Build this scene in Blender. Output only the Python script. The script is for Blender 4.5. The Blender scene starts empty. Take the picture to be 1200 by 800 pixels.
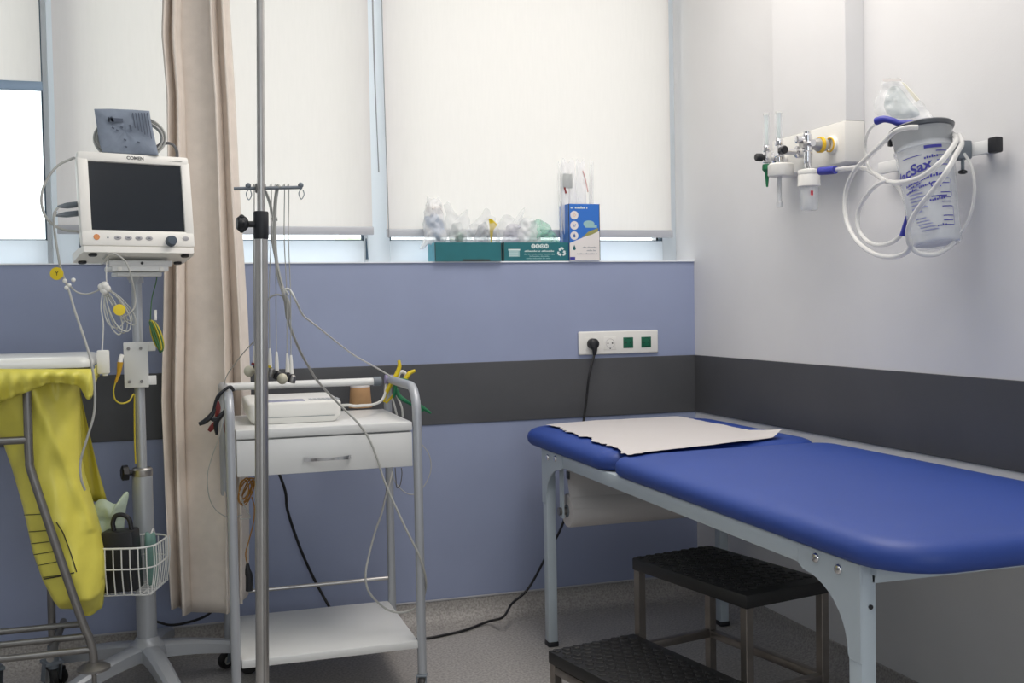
import bpy, bmesh, math, random
from mathutils import Vector, Matrix, noise

random.seed(7)
SC = bpy.context.scene
COL = SC.collection
PI = math.pi

# ------------------------------------------------------------------ camera
H = 1.06                                   # lens height above the floor
FPX = 1248.98                              # focal length for a 1200 px wide frame
CF = Vector((0.3023769, 0.95264099, -0.03230107))
CR = Vector((0.95280483, -0.30304293, -0.01810907))
CU = Vector((0.02704005, 0.02530085, 0.99931412))
CAM = Vector((0, 0, H))
cam = bpy.data.cameras.new('camera')
cam.sensor_width = 36.0
cam.lens = FPX * 36 / 1200
cam.clip_start = 0.05
co = bpy.data.objects.new('camera', cam)
COL.objects.link(co)
co.matrix_world = Matrix(((CR.x, CU.x, -CF.x, 0), (CR.y, CU.y, -CF.y, 0), (CR.z, CU.z, -CF.z, H), (0, 0, 0, 1)))
SC.camera = co


def W(px, py, X=None, Y=None, Z=None):
    """point of the room on a plane of known depth"""
    d = CF + CR * ((px - 600) / FPX) + CU * ((400 - py) / FPX)
    t = X / d.x if X is not None else Y / d.y if Y is not None else (Z - H) / d.z
    return CAM + d * t


# ------------------------------------------------------------------ materials
def lin(c):
    return tuple(((v / 255) / 12.92 if v / 255 <= 0.04045 else ((v / 255 + 0.055) / 1.055) ** 2.4) for v in c)


MATS = {}


def mat(name, rgb, rough=0.5, metal=0.0, alpha=1.0, spec=0.5, var=0.0, vscale=8.0, bump=0.0, bscale=60.0, trans=0.0,
        sss=0.0, rgb2=None, coat=0.0, vdim=None):
    if name in MATS:
        return MATS[name]
    m = bpy.data.materials.new(name)
    m.use_nodes = True
    nt = m.node_tree
    b = nt.nodes['Principled BSDF']
    c = lin(rgb)
    b.inputs['Base Color'].default_value = (*c, 1)
    b.inputs['Roughness'].default_value = rough
    b.inputs['Metallic'].default_value = metal
    b.inputs['Alpha'].default_value = alpha
    b.inputs['Specular IOR Level'].default_value = spec
    if coat:
        b.inputs['Coat Weight'].default_value = coat
        b.inputs['Coat Roughness'].default_value = 0.15
    if trans:
        b.inputs['Transmission Weight'].default_value = trans
    tc = nt.nodes.new('ShaderNodeTexCoord')
    if var or rgb2:
        n = nt.nodes.new('ShaderNodeTexNoise')
        n.inputs['Scale'].default_value = vscale
        n.inputs['Detail'].default_value = 5
        nt.links.new(tc.outputs['Object'], n.inputs['Vector'])
        r = nt.nodes.new('ShaderNodeValToRGB')
        c2 = lin(rgb2) if rgb2 else tuple(min(1, v * (1 + var)) for v in c)
        c1 = c if rgb2 else tuple(v * (1 - var) for v in c)
        r.color_ramp.elements[0].color = (*c1, 1)
        r.color_ramp.elements[1].color = (*c2, 1)
        r.color_ramp.elements[0].position = 0.36
        r.color_ramp.elements[1].position = 0.64
        nt.links.new(n.outputs['Fac'], r.inputs['Fac'])
        nt.links.new(r.outputs['Color'], b.inputs['Base Color'])
    if bump:
        n2 = nt.nodes.new('ShaderNodeTexNoise')
        n2.inputs['Scale'].default_value = bscale
        n2.inputs['Detail'].default_value = 4
        nt.links.new(tc.outputs['Object'], n2.inputs['Vector'])
        bp = nt.nodes.new('ShaderNodeBump')
        bp.inputs['Strength'].default_value = bump
        bp.inputs['Distance'].default_value = 0.004
        nt.links.new(n2.outputs['Fac'], bp.inputs['Height'])
        nt.links.new(bp.outputs['Normal'], b.inputs['Normal'])
    MATS[name] = m
    return m


def mat_thin(name, rgb, transl, opacity=1.0):
    """cloth or film that light passes through"""
    if name in MATS:
        return MATS[name]
    m = bpy.data.materials.new(name)
    m.use_nodes = True
    nt = m.node_tree
    nt.nodes.remove(nt.nodes['Principled BSDF'])
    out = nt.nodes['Material Output']
    d = nt.nodes.new('ShaderNodeBsdfDiffuse')
    t = nt.nodes.new('ShaderNodeBsdfTranslucent')
    mx = nt.nodes.new('ShaderNodeMixShader')
    mx.inputs[0].default_value = transl
    tc = nt.nodes.new('ShaderNodeTexCoord')
    w = nt.nodes.new('ShaderNodeTexNoise')
    w.inputs['Scale'].default_value = 9
    w.inputs['Detail'].default_value = 8
    mp = nt.nodes.new('ShaderNodeMapping')
    mp.inputs['Scale'].default_value = (14, 1, 1.4)
    nt.links.new(tc.outputs['Object'], mp.inputs['Vector'])
    nt.links.new(mp.outputs['Vector'], w.inputs['Vector'])
    r = nt.nodes.new('ShaderNodeValToRGB')
    c = lin(rgb)
    r.color_ramp.elements[0].position = 0.3
    r.color_ramp.elements[1].position = 0.7
    r.color_ramp.elements[0].color = (*(v * 0.975 for v in c), 1)
    r.color_ramp.elements[1].color = (*c, 1)
    nt.links.new(w.outputs['Fac'], r.inputs['Fac'])
    nt.links.new(r.outputs['Color'], d.inputs['Color'])
    nt.links.new(r.outputs['Color'], t.inputs['Color'])
    nt.links.new(d.outputs[0], mx.inputs[1])
    nt.links.new(t.outputs[0], mx.inputs[2])
    nt.links.new(mx.outputs[0], out.inputs['Surface'])
    MATS[name] = m
    return m


def mat_glass(name, tint=(255, 255, 255), refl=0.06, rough=0.0):
    if name in MATS:
        return MATS[name]
    m = bpy.data.materials.new(name)
    m.use_nodes = True
    nt = m.node_tree
    nt.nodes.remove(nt.nodes['Principled BSDF'])
    out = nt.nodes['Material Output']
    t = nt.nodes.new('ShaderNodeBsdfTransparent')
    t.inputs['Color'].default_value = (*lin(tint), 1)
    g = nt.nodes.new('ShaderNodeBsdfGlossy')
    g.inputs['Roughness'].default_value = rough
    lw = nt.nodes.new('ShaderNodeLayerWeight')
    lw.inputs['Blend'].default_value = 0.25
    ma = nt.nodes.new('ShaderNodeMath')
    ma.operation = 'MULTIPLY_ADD'
    ma.inputs[1].default_value = 0.7
    ma.inputs[2].default_value = refl
    mx = nt.nodes.new('ShaderNodeMixShader')
    nt.links.new(lw.outputs['Facing'], ma.inputs[0])
    nt.links.new(ma.outputs[0], mx.inputs[0])
    nt.links.new(t.outputs[0], mx.inputs[1])
    nt.links.new(g.outputs[0], mx.inputs[2])
    nt.links.new(mx.outputs[0], out.inputs['Surface'])
    MATS[name] = m
    return m


blue_paint = mat('blue_wall_panel', (149, 159, 188), 0.42, var=0.03, vscale=3)
grey_band = mat('grey_bumper_band', (78, 79, 82), 0.45, var=0.05, vscale=5)
wall_paint = mat('pale_grey_paint', (220, 220, 221), 0.55, var=0.02, vscale=3, bump=0.05, bscale=200)
white_paint = mat('white_paint', (225, 225, 222), 0.6)
floor_vinyl = mat('speckled_grey_vinyl', (146, 142, 139), 0.5, rgb2=(184, 180, 176), vscale=140)
cove_vinyl = mat('speckled_grey_cove', (140, 136, 133), 0.5, rgb2=(176, 172, 168), vscale=150)
frame_white = mat('window_ledge_white', (246, 250, 254), 0.35)
frame_pvc = mat('window_frame_pvc', (246, 250, 254), 0.35)
_nt = frame_pvc.node_tree
_b = _nt.nodes['Principled BSDF']
_t = _nt.nodes.new('ShaderNodeBsdfTranslucent')
_t.inputs['Color'].default_value = (.91, .965, 1.0, 1)
_m = _nt.nodes.new('ShaderNodeMixShader')
_m.inputs[0].default_value = .6  # strong translucency puts the window glare into the frame material
_nt.links.new(_b.outputs[0], _m.inputs[1])
_nt.links.new(_t.outputs[0], _m.inputs[2])
_nt.links.new(_m.outputs[0], _nt.nodes['Material Output'].inputs['Surface'])
gasket = mat('dark_gasket', (62, 84, 104), 0.6)
glass = mat_glass('window_glass', (250, 253, 252), 0.03)
blind_cloth = mat_thin('blind_cloth', (243, 236, 232), 0.63)
bar_grey = mat('blind_bar_grey', (190, 192, 198), 0.4, metal=0.2)
bar_blue = mat('blind_bar_bluegrey', (150, 172, 196), 0.4, metal=0.2)
chain_grey = mat('bead_chain_grey', (150, 152, 156), 0.4)
curtain_cloth = mat('beige_curtain_cloth', (226, 216, 206), 0.85, var=0.03, vscale=30, spec=0.15, bump=0.08, bscale=300)
steel = mat('brushed_steel', (186, 184, 182), 0.32, metal=0.9, var=0.06, vscale=20)
steel_dark = mat('dull_steel', (140, 138, 136), 0.4, metal=0.85)
chrome = mat('chrome', (225, 225, 228), 0.12, metal=1.0)
silver_paint = mat('silver_grey_paint', (178, 182, 188), 0.38, metal=0.3)
frame_grey = mat('grey_enamel', (188, 199, 207), 0.4)
white_enamel = mat('white_enamel', (226, 227, 226), 0.35)
white_plastic = mat('white_plastic', (232, 231, 226), 0.35)
cream_plastic = mat('cream_plastic', (245, 243, 237), 0.42)
grey_plastic = mat('grey_plastic', (120, 128, 136), 0.5)
dark_plastic = mat('dark_plastic', (30, 31, 36), 0.45)
stool_steel = mat('stool_steel', (142, 136, 131), 0.35, metal=0.9, var=0.08, vscale=25)
black_rubber = mat('black_rubber', (30, 30, 31), 0.5, var=0.1, vscale=40)
black_cord = mat('black_cord', (22, 22, 25), 0.5)
screen_glass = mat('dark_screen', (30, 36, 44), 0.22, spec=0.5)
blue_vinyl = mat('blue_vinyl', (42, 72, 152), 0.5, var=0.03, vscale=4, bump=0.05, bscale=350)
paper_white = mat('crepe_paper', (206, 202, 201), 0.8, bump=0.15, bscale=120)
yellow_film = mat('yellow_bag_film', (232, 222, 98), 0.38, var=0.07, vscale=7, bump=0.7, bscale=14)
yellow_film_shaded = mat('yellow_bag_film_shaded', (176, 166, 60), 0.45, var=0.07, vscale=7)  # same film in a darker tone, far-side shade put into the colour
print_black = mat('black_print', (52, 50, 40), 0.7)
lid_white = mat('lid_plastic', (234, 235, 230), 0.25)
cable_grey = mat('grey_cable', (178, 178, 174), 0.5)
cable_dark = mat('dark_grey_cable', (104, 104, 106), 0.5)
cable_white = mat('white_cable', (212, 212, 208), 0.45)
yellow_plastic = mat('yellow_plastic', (226, 200, 36), 0.45)
green_plastic = mat('green_plastic', (26, 112, 72), 0.45)
red_plastic = mat('red_plastic', (132, 44, 46), 0.45)
purple_plastic = mat('purple_plastic', (142, 134, 170), 0.5)
ochre_cable = mat('ochre_cable', (158, 112, 44), 0.5)
earth_wire = mat('earth_wire', (196, 178, 52), 0.5)
earth_green = mat('earth_wire_green', (66, 110, 62), 0.5)
kraft = mat('kraft_paper', (198, 156, 112), 0.7, var=0.04, vscale=30)
teal_card = mat('teal_card', (30, 108, 116), 0.6, var=0.05, vscale=20)
teal_pale = mat('teal_card_pale', (96, 172, 190), 0.6, var=0.12, vscale=30)  # paler, mottled teal for the left side panel
card_inside = mat('card_inside', (60, 66, 64), 0.8)
blue_card = mat('blue_card', (46, 112, 200), 0.5)
white_card = mat('white_card', (226, 222, 220), 0.55)
print_white = mat('white_print', (220, 232, 230), 0.6)
print_pale = mat('pale_print', (150, 190, 192), 0.6)
print_navy = mat('navy_print', (58, 58, 150), 0.6)
print_blue = mat('blue_print', (44, 96, 176), 0.6)
print_grey = mat('grey_print', (150, 156, 164), 0.6)
green_square = mat('green_socket', (14, 98, 72), 0.4)
green_dark = mat('green_socket_well', (10, 58, 46), 0.5)
clear_hard = mat('clear_hard_plastic', (236, 240, 244), 0.08, alpha=0.34)
clear_tube = mat('clear_tube', (236, 236, 234), 0.2, alpha=0.6)
clear_film = mat('clear_film', (240, 243, 245), 0.16, alpha=0.27, bump=0.8, bscale=60)
milky_film = mat('milky_film', (248, 249, 251), 0.12, alpha=0.46, bump=0.8, bscale=60)
green_film = mat('green_film', (150, 214, 190), 0.22, alpha=0.42, bump=0.5, bscale=40)
liner_film = mat('liner_film', (226, 228, 232), 0.25, alpha=0.72, bump=0.3, bscale=25)
smoke_plastic = mat('smoked_lid', (84, 88, 94), 0.3, alpha=0.9)
blue_rubber = mat('blue_connector', (50, 56, 158), 0.45)
cuff_cloth = mat('cuff_cloth', (142, 152, 168), 0.8, var=0.05, vscale=60)
orange_print = mat('orange_ring', (224, 152, 96), 0.5)
knob_blue = mat('slate_knob', (74, 86, 100), 0.45)
ring_yellow = mat('yellow_ring', (236, 192, 44), 0.4)
leaf_mat = mat('pale_leaves', (214, 228, 200), 0.8, var=0.3, vscale=2)
lawn_mat = mat('outdoor_ground', (186, 184, 182), 0.9, var=0.1, vscale=1)
turquoise_film = mat('turquoise_film', (126, 168, 158), 0.35, alpha=0.75)
bulb_rubber = mat('bulb_rubber', (196, 192, 172), 0.5)


# ------------------------------------------------------------------ mesh builder
WM = {}


def basis(z, up=Vector((0, 0, 1))):
    z = Vector(z).normalized()
    if abs(z.dot(up)) > 0.99:
        up = Vector((0, 1, 0))
    x = up.cross(z).normalized()
    y = z.cross(x)
    return x, y, z


def smooth_path(pts, n=8, closed=False):
    pts = [Vector(p) for p in pts]
    if len(pts) < 3 and not closed:
        return pts
    out = []
    m = len(pts)
    rng = range(m if closed else m - 1)
    for i in rng:
        if closed:
            p0, p1, p2, p3 = pts[(i - 1) % m], pts[i], pts[(i + 1) % m], pts[(i + 2) % m]
        else:
            p1, p2 = pts[i], pts[i + 1]
            p0 = pts[i - 1] if i else p1 * 2 - p2
            p3 = pts[i + 2] if i + 2 < m else p2 * 2 - p1
        for k in range(n):
            t = k / n
            out.append(0.5 * ((2 * p1) + (p2 - p0) * t + (2 * p0 - 5 * p1 + 4 * p2 - p3) * t * t
                              + (3 * p1 - p0 - 3 * p2 + p3) * t ** 3))
    if not closed:
        out.append(pts[-1])
    return out


class M:
    def __init__(s):
        s.bm = bmesh.new()

    def faces(s, vs, fs):
        bv = [s.bm.verts.new(v) for v in vs]
        for f in fs:
            try:
                s.bm.faces.new([bv[i] for i in f])
            except ValueError:
                pass
        return s

    def box(s, c, size, rot=None, bev=0.0, seg=2, xf=None):
        t = bmesh.new()
        bmesh.ops.create_cube(t, size=1.0)
        for v in t.verts:
            v.co = Vector((v.co.x * size[0], v.co.y * size[1], v.co.z * size[2]))
        if bev:
            bmesh.ops.bevel(t, geom=t.edges[:] + t.verts[:], offset=min(bev, min(size) * 0.49), segments=seg, affect='EDGES', profile=0.5)
        m = Matrix.Translation(Vector(c))
        if rot is not None:
            m = m @ (rot.to_4x4() if isinstance(rot, Matrix) else Matrix.Rotation(rot, 4, 'Z'))
        if xf is not None:
            m = xf @ m
        s._add(t, m)
        return s

    def bx(s, x0, x1, y0, y1, z0, z1, bev=0.0, seg=2):
        return s.box(((x0 + x1) / 2, (y0 + y1) / 2, (z0 + z1) / 2), (x1 - x0, y1 - y0, z1 - z0), bev=bev, seg=seg)

    def _add(s, t, m=None):
        t.verts.ensure_lookup_table()
        d = {}
        for v in t.verts:
            d[v.index] = s.bm.verts.new(m @ v.co if m else v.co)
        for f in t.faces:
            try:
                s.bm.faces.new([d[v.index] for v in f.verts])
            except ValueError:
                pass
        t.free()

    def rings(s, rings, closed_u=True, cap0=True, cap1=True, loop=False):
        vs = [[s.bm.verts.new(p) for p in r] for r in rings]
        n = len(vs[0])
        for i in range(len(vs) - (0 if loop else 1)):
            a, b = vs[i], vs[(i + 1) % len(vs)]
            for j in range(n if closed_u else n - 1):
                k = (j + 1) % n
                try:
                    s.bm.faces.new((a[j], a[k], b[k], b[j]))
                except ValueError:
                    pass
        if not loop and closed_u:
            if cap0:
                s.bm.faces.new(vs[0][::-1])
            if cap1:
                s.bm.faces.new(vs[-1])
        return s

    def cyl(s, a, b, r0, r1=None, seg=20):
        a, b = Vector(a), Vector(b)
        r1 = r0 if r1 is None else r1
        x, y, z = basis(b - a)
        rr = []
        for p, r in ((a, r0), (b, r1)):
            rr.append([p + (x * math.cos(2 * PI * j / seg) + y * math.sin(2 * PI * j / seg)) * r for j in range(seg)])
        return s.rings(rr)

    def tube(s, pts, r, seg=10, n=8, closed=False, smooth=True):
        p = smooth_path(pts, n, closed) if smooth else [Vector(q) for q in pts]
        m = len(p)
        rr = []
        prev = None
        for i in range(m):
            if closed:
                t = p[(i + 1) % m] - p[(i - 1) % m]
            else:
                t = p[min(i + 1, m - 1)] - p[max(i - 1, 0)]
            if t.length < 1e-9:
                t = Vector((0, 0, 1))
            t.normalize()
            if prev is None:
                x, y, _ = basis(t)
            else:
                x = prev - t * prev.dot(t)
                if x.length < 1e-6:
                    x, y, _ = basis(t)
                x.normalize()
                y = t.cross(x)
            prev = x
            ri = r(i / (m - 1)) if callable(r) else r
            rr.append([p[i] + (x * math.cos(2 * PI * j / seg) + y * math.sin(2 * PI * j / seg)) * ri for j in range(seg)])
        return s.rings(rr, loop=closed)

    def lathe(s, prof, o=(0, 0, 0), axis=(0, 0, 1), seg=28, caps=True):
        o = Vector(o)
        x, y, z = basis(axis)
        rr = [[o + z * h + (x * math.cos(2 * PI * j / seg) + y * math.sin(2 * PI * j / seg)) * max(r, 1e-4) for j in range(seg)]
              for r, h in prof]
        return s.rings(rr, cap0=caps, cap1=caps)

    def ball(s, c, r, sx=1, sy=1, sz=1, seg=14):
        t = bmesh.new()
        bmesh.ops.create_uvsphere(t, u_segments=seg, v_segments=max(6, seg // 2), radius=1)
        s._add(t, Matrix.Translation(Vector(c)) @ Matrix.Diagonal((r * sx, r * sy, r * sz, 1)))
        return s

    def prism(s, poly, vec):
        vec = Vector(vec)
        a = [Vector(p) for p in poly]
        return s.rings([a, [p + vec for p in a]])

    def pillow(s, outline, normal, thick, nz=0.35, fr=14.0, rings=7, samples=40, seed=0.0, edge=0.0):
        """a soft pouch: outline in a plane, two puffed and creased sides"""
        o = smooth_path(outline, max(2, samples // len(outline)), True)
        nrm = Vector(normal).normalized()
        c = sum(o, Vector()) / len(o)
        for sgn in (1, -1):
            rr = []
            for k in range(rings + 1):
                q = k / rings
                ring = []
                for p in o:
                    base = c.lerp(p, max(q, 0.02))
                    h = thick * math.sqrt(max(0.0, 1 - q ** 2.4))
                    v = noise.noise(base * fr + Vector((seed, seed * 1.7, sgn * 3))) + 0.5 * noise.noise(base * fr * 2.3 + Vector((seed, 5, sgn)))
                    j = noise.noise(base * fr * 1.7 + Vector((9 + seed, 3, 1)))
                    ring.append(base + nrm * sgn * (h * (1 + nz * 1.6 * v) + 0.0006) + (p - c) * (edge * j * q))
                rr.append(ring)
            s.rings(rr, cap0=True, cap1=False)
        return s

    def build(s, name, m, parent=None, smooth=True, ang=35, base=True, origin=None):
        bm = s.bm
        bmesh.ops.remove_doubles(bm, verts=bm.verts, dist=1e-6)
        bmesh.ops.recalc_face_normals(bm, faces=bm.faces)
        me = bpy.data.meshes.new(name)
        if parent is not None:
            inv = WM[parent].inverted()
        else:
            if origin is None and len(bm.verts):
                xs = [v.co.x for v in bm.verts]
                ys = [v.co.y for v in bm.verts]
                zs = [v.co.z for v in bm.verts]
                origin = Vector(((min(xs) + max(xs)) / 2, (min(ys) + max(ys)) / 2, min(zs)))
            inv = Matrix.Translation(-Vector(origin))
        for v in bm.verts:
            v.co = inv @ v.co
        bm.to_mesh(me)
        bm.free()
        for mm in (m if isinstance(m, (list, tuple)) else [m]):
            me.materials.append(mm)
        if smooth:
            me.polygons.foreach_set('use_smooth', [True] * len(me.polygons))
            me.set_sharp_from_angle(angle=math.radians(ang))
        o = bpy.data.objects.new(name, me)
        COL.objects.link(o)
        if parent is not None:
            o.parent = parent
            WM[o] = WM[parent].copy()
        else:
            o.location = origin
            WM[o] = Matrix.Translation(Vector(origin))
        return o


def tag(o, label=None, cat=None, group=None, kind=None):
    if label:
        o['label'] = label
    if cat:
        o['category'] = cat
    if group:
        o['group'] = group
    if kind:
        o['kind'] = kind
    return o


def thing(name, label, cat, loc=(0, 0, 0), group=None, rz=0.0):
    o = bpy.data.objects.new(name, None)
    o.empty_display_size = 0.05
    COL.objects.link(o)
    o.location = loc
    o.rotation_euler = (0, 0, rz)
    WM[o] = Matrix.Translation(Vector(loc)) @ Matrix.Rotation(rz, 4, 'Z')
    return tag(o, label, cat, group)


def struct(o, label=None):
    o['kind'] = 'structure'
    if label:
        o['label'] = label
    return o


def text(name, body, size, fmap, m, parent, align='CENTER', lift=0.0, bold=0.0, res=3):
    cu = bpy.data.curves.new('tmp_letters', 'FONT')
    cu.body = body
    cu.size = size
    cu.align_x = align
    cu.align_y = 'CENTER'
    cu.offset = bold
    cu.resolution_u = res
    ob = bpy.data.objects.new('tmp_letters', cu)
    COL.objects.link(ob)
    bpy.context.view_layer.update()
    me = bpy.data.meshes.new_from_object(ob.evaluated_get(bpy.context.evaluated_depsgraph_get()))
    b = M()
    b.faces([fmap(v.co.x, v.co.y) for v in me.vertices], [list(p.vertices) for p in me.polygons])
    bpy.data.objects.remove(ob)
    bpy.data.curves.remove(cu)
    bpy.data.meshes.remove(me)
    return b.build(name, m, parent, smooth=False)


def small_print(name, words, h, fmap, m, parent, align='CENTER'):
    """a line of print too small to read: word-long rows of tiny strokes"""
    pitch = h * .62
    n = sum(words) + len(words) - 1
    x = -n * pitch / 2 if align == 'CENTER' else 0
    b = M()
    for w in words:
        for k in range(w):
            hh = h * (.5, .62, .5, .9, .5, .7)[(k * 5 + w) % 6]
            a, c = x + pitch * .1, x + pitch * .82
            b.faces([fmap(a, -h / 2), fmap(c, -h / 2), fmap(c, -h / 2 + hh), fmap(a, -h / 2 + hh)], [(0, 1, 2, 3)])
            x += pitch
        x += pitch
    return b.build(name, m, parent, smooth=False)


def cable(name, pts, r, m, label=None, cat=None, parent=None, group=None, n=8, seg=8):
    o = M().tube(pts, r, seg=seg, n=n).build(name, m, parent)
    return tag(o, label, cat, group)


def rr_outline(x0, x1, y0, y1, rs, n=8):
    """rounded rectangle, corner radii rs = (x0y0, x1y0, x1y1, x0y1)"""
    pts = []
    for (cx, cy, r, a0) in ((x0 + rs[0], y0 + rs[0], rs[0], PI), (x1 - rs[1], y0 + rs[1], rs[1], 1.5 * PI),
                            (x1 - rs[2], y1 - rs[2], rs[2], 0), (x0 + rs[3], y1 - rs[3], rs[3], 0.5 * PI)):
        for k in range(n + 1):
            a = a0 + 0.5 * PI * k / n
            pts.append((cx + r * math.cos(a), cy + r * math.sin(a)))
    return pts


# ================================================================== the room
XW, YB = 1.8, 3.48            # right wall plane, face of the wall panelling under the windows
XL, YF, ZC = -2.3, -1.9, 2.62
SILL, BT, BB, SK = 1.2125, 0.875, 0.670, 0.077
YW = 3.62                     # inner face of the window frames
WTOP = 2.42

struct(M().bx(XL - .1, XW + .1, YF - .1, YB + .35, -.1, 0).build('floor', floor_vinyl, smooth=False))
struct(M().bx(XL - .1, XW + .1, YF - .1, YB + .35, ZC, ZC + .1).build('ceiling', white_paint, smooth=False))
wb = M()
wb.bx(XL, XW, YB, YB + .22, 0, SILL)
struct(wb.build('wall_back', blue_paint, smooth=False))
struct(M().bx(XL, XW, YB, YB + .22, WTOP, ZC).build('wall_back', white_paint, smooth=False))
struct(M().bx(XL, -1.46, YB, YB + .22, SILL, WTOP).build('wall_back', white_paint, smooth=False))
struct(M().bx(XW, XW + .1, YF - .1, YB + .35, 0, ZC).build('wall_right', wall_paint, smooth=False))
struct(M().bx(XL - .1, XL, YF - .1, YB + .35, 0, ZC).build('wall_left', wall_paint, smooth=False))
struct(M().bx(XL, XW, YF - .1, YF, 0, ZC).build('wall_front', wall_paint, smooth=False))
struct(M().bx(XL, XW, YB - .004, YB, BB, BT, bev=.0015).build('trim_1', grey_band, smooth=False), 'dark grey band along the blue back wall')
struct(M().bx(XW - .004, XW, YF, YB - .004, BB, BT, bev=.0015).build('trim_2', grey_band, smooth=False), 'dark grey band along the right wall')
struct(M().bx(XL, XW - .001, YB - .006, YW + .06, SILL, SILL + .004).build('trim_3', frame_white, smooth=False), 'white window ledge')


def cove(axis):
    prof = [(0, SK), (.004, SK), (.006, SK - .004)]
    for k in range(9):
        a = 0.5 * PI * k / 8
        prof.append((.006 + .07 * (1 - math.cos(a)), .0015 + .066 * (1 - math.sin(a))))
    prof += [(.080, 0), (0, 0)]
    return prof


b = M()
b.rings([[(x, YB - d, z) for d, z in cove(0)] for x in (XL, XW)])
struct(b.build('baseboard_back', cove_vinyl, ang=50))
b = M()
b.rings([[(XW - d, y, z) for d, z in cove(0)] for y in (YF, YB)])
struct(b.build('baseboard_right', cove_vinyl, ang=50))
b = M().bx(XL, XW, YB - .008, YB - .0045, SK - .002, SK + .004, bev=.001)
struct(b.build('baseboard_back_strip', mat('cove_strip', (182, 182, 186), .5)))

# boxed-in duct on the right wall above the gas outlets
YD0, YD1, XD = 2.477, 2.84, 1.74
struct(M().bx(XD, XW, YD0, YD1, 1.546, ZC, bev=.002).build('trim_4', wall_paint, smooth=False), 'boxed-in duct above the gas outlets')


# ------------------------------------------------------------------ windows
def window(n, x0, x1, px0, px1, gap=None):
    o = bpy.data.objects.new('window_%d' % n, None)
    COL.objects.link(o)
    o.location = ((x0 + x1) / 2, YW, SILL)
    WM[o] = Matrix.Translation(o.location)
    o['kind'] = 'structure'
    zb, zt = 1.295, 2.34
    f = M()
    f.bx(x0, px0, YW, YW + .06, SILL, WTOP, bev=.003)
    f.bx(px1, x1, YW, YW + .06, SILL, WTOP, bev=.003)
    f.bx(px0, px1, YW, YW + .06, SILL, zb, bev=.003)
    f.bx(px0, px1, YW, YW + .06, zt, WTOP, bev=.003)
    f.build('window_frame', frame_pvc, o)
    g = M()
    t = .005
    g.bx(px0, px0 + t, YW + .004, YW + .03, zb, zt).bx(px1 - t, px1, YW + .004, YW + .03, zb, zt)
    g.bx(px0, px1, YW + .004, YW + .03, zb, zb + t * .6).bx(px0, px1, YW + .004, YW + .03, zt - t, zt)
    g.build('seal', gasket, o, smooth=False)
    M().bx(px0, px1, YW + .028, YW + .034, zb, zt).build('pane', glass, o, smooth=False)
    if gap:
        for (gx, gw) in gap:                # narrow dark gap beside the opening sash
            M().prism([(gx - gw * .25, YW - .003, 1.302), (gx + gw * .25, YW - .003, 1.302), (gx + gw, YW - .003, 1.232), (gx - gw * .4, YW - .003, 1.232)],
                      (0, .004, 0)).build('sash_gap', gasket, o, smooth=False)
    return o


window(1, -1.46, -.352, -1.40, -.368)
window(2, -.352, .640, -.262, .626, gap=((-.273, .006), (.634, .006)))
window(3, .640, 1.8, .716, 1.745)


# ------------------------------------------------------------------ blinds
def blind(x0, x1, zb, label, barm, chain=None, y=3.572, bx0=None):
    t = thing('roller_blind', label, 'blind', ((x0 + x1) / 2, y, zb), 'roller blinds over the windows')
    f = M()
    nx, nz = 2, 40
    rows = []
    for k in range(nz + 1):
        z = zb + .026 + (2.40 - zb - .026) * k / nz
        rows.append([(x0, y, z), ((x0 + x1) / 2, y + .0004, z), (x1, y, z)])
    f.rings(rows, closed_u=False)
    f.build('fabric', blind_cloth, t)
    M().bx(x0 - .003, x1 + .004, y - .007, y + .007, zb, zb + .028, bev=.003).build('bottom_bar', barm, t)
    M().cyl((x0 - .01, y, 2.40), (x1 + .01, y, 2.40), .019).build('roller_tube', bar_grey, t)
    if chain:
        ch = M()
        for xc, xb, zl in chain:
            ch.tube([(xc, y - .012, 2.39), (xc + .001, y - .013, 1.9), (xb, y - .012, zl)], .0016, seg=6)
        ch.build('pull_chain', chain_grey, t)
    return t


blind(-1.43, -.366, 1.748, 'half raised pale roller blind at the left window', bar_blue)
blind(-.331, .648, 1.311, 'long pale roller blind hanging behind the beige curtain', bar_grey, chain=((.662, .672, 1.52), (.664, .671, 1.52)))
blind(.699, 1.757, 1.304, 'widest pale roller blind, behind the boxes on the ledge', bar_grey, chain=((.694, .7015, 1.30),))

# ------------------------------------------------------------------ curtain
YC = 3.33


def interp(tab, v):
    for (a, x), (c, y) in zip(tab, tab[1:]):
        if (v - a) * (v - c) <= 0:
            return x + (y - x) * (v - a) / (c - a)
    return tab[0][1] if abs(v - tab[0][0]) < abs(v - tab[-1][0]) else tab[-1][1]


edgeL = [(2.58, .0), (1.97, .002), (1.88, -.004), (1.7, .006), (1.45, .002), (1.25, -.012), (1.05, -.02), (.8, -.033), (.55, -.03), (.18, -.022)]
edgeR = [(2.58, .18), (1.97, .180), (1.7, .190), (1.45, .196), (1.25, .204), (1.05, .212), (.8, .216), (.55, .20), (.18, .185)]


def warp(u):
    # broad calm fold in the middle, tighter folds on both sides
    tab = [(0, 0), (.10, .20), (.20, .40), (.28, .49), (.72, .58), (.80, .72), (.90, .86), (1, 1)]
    return interp(tab, u)


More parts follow.
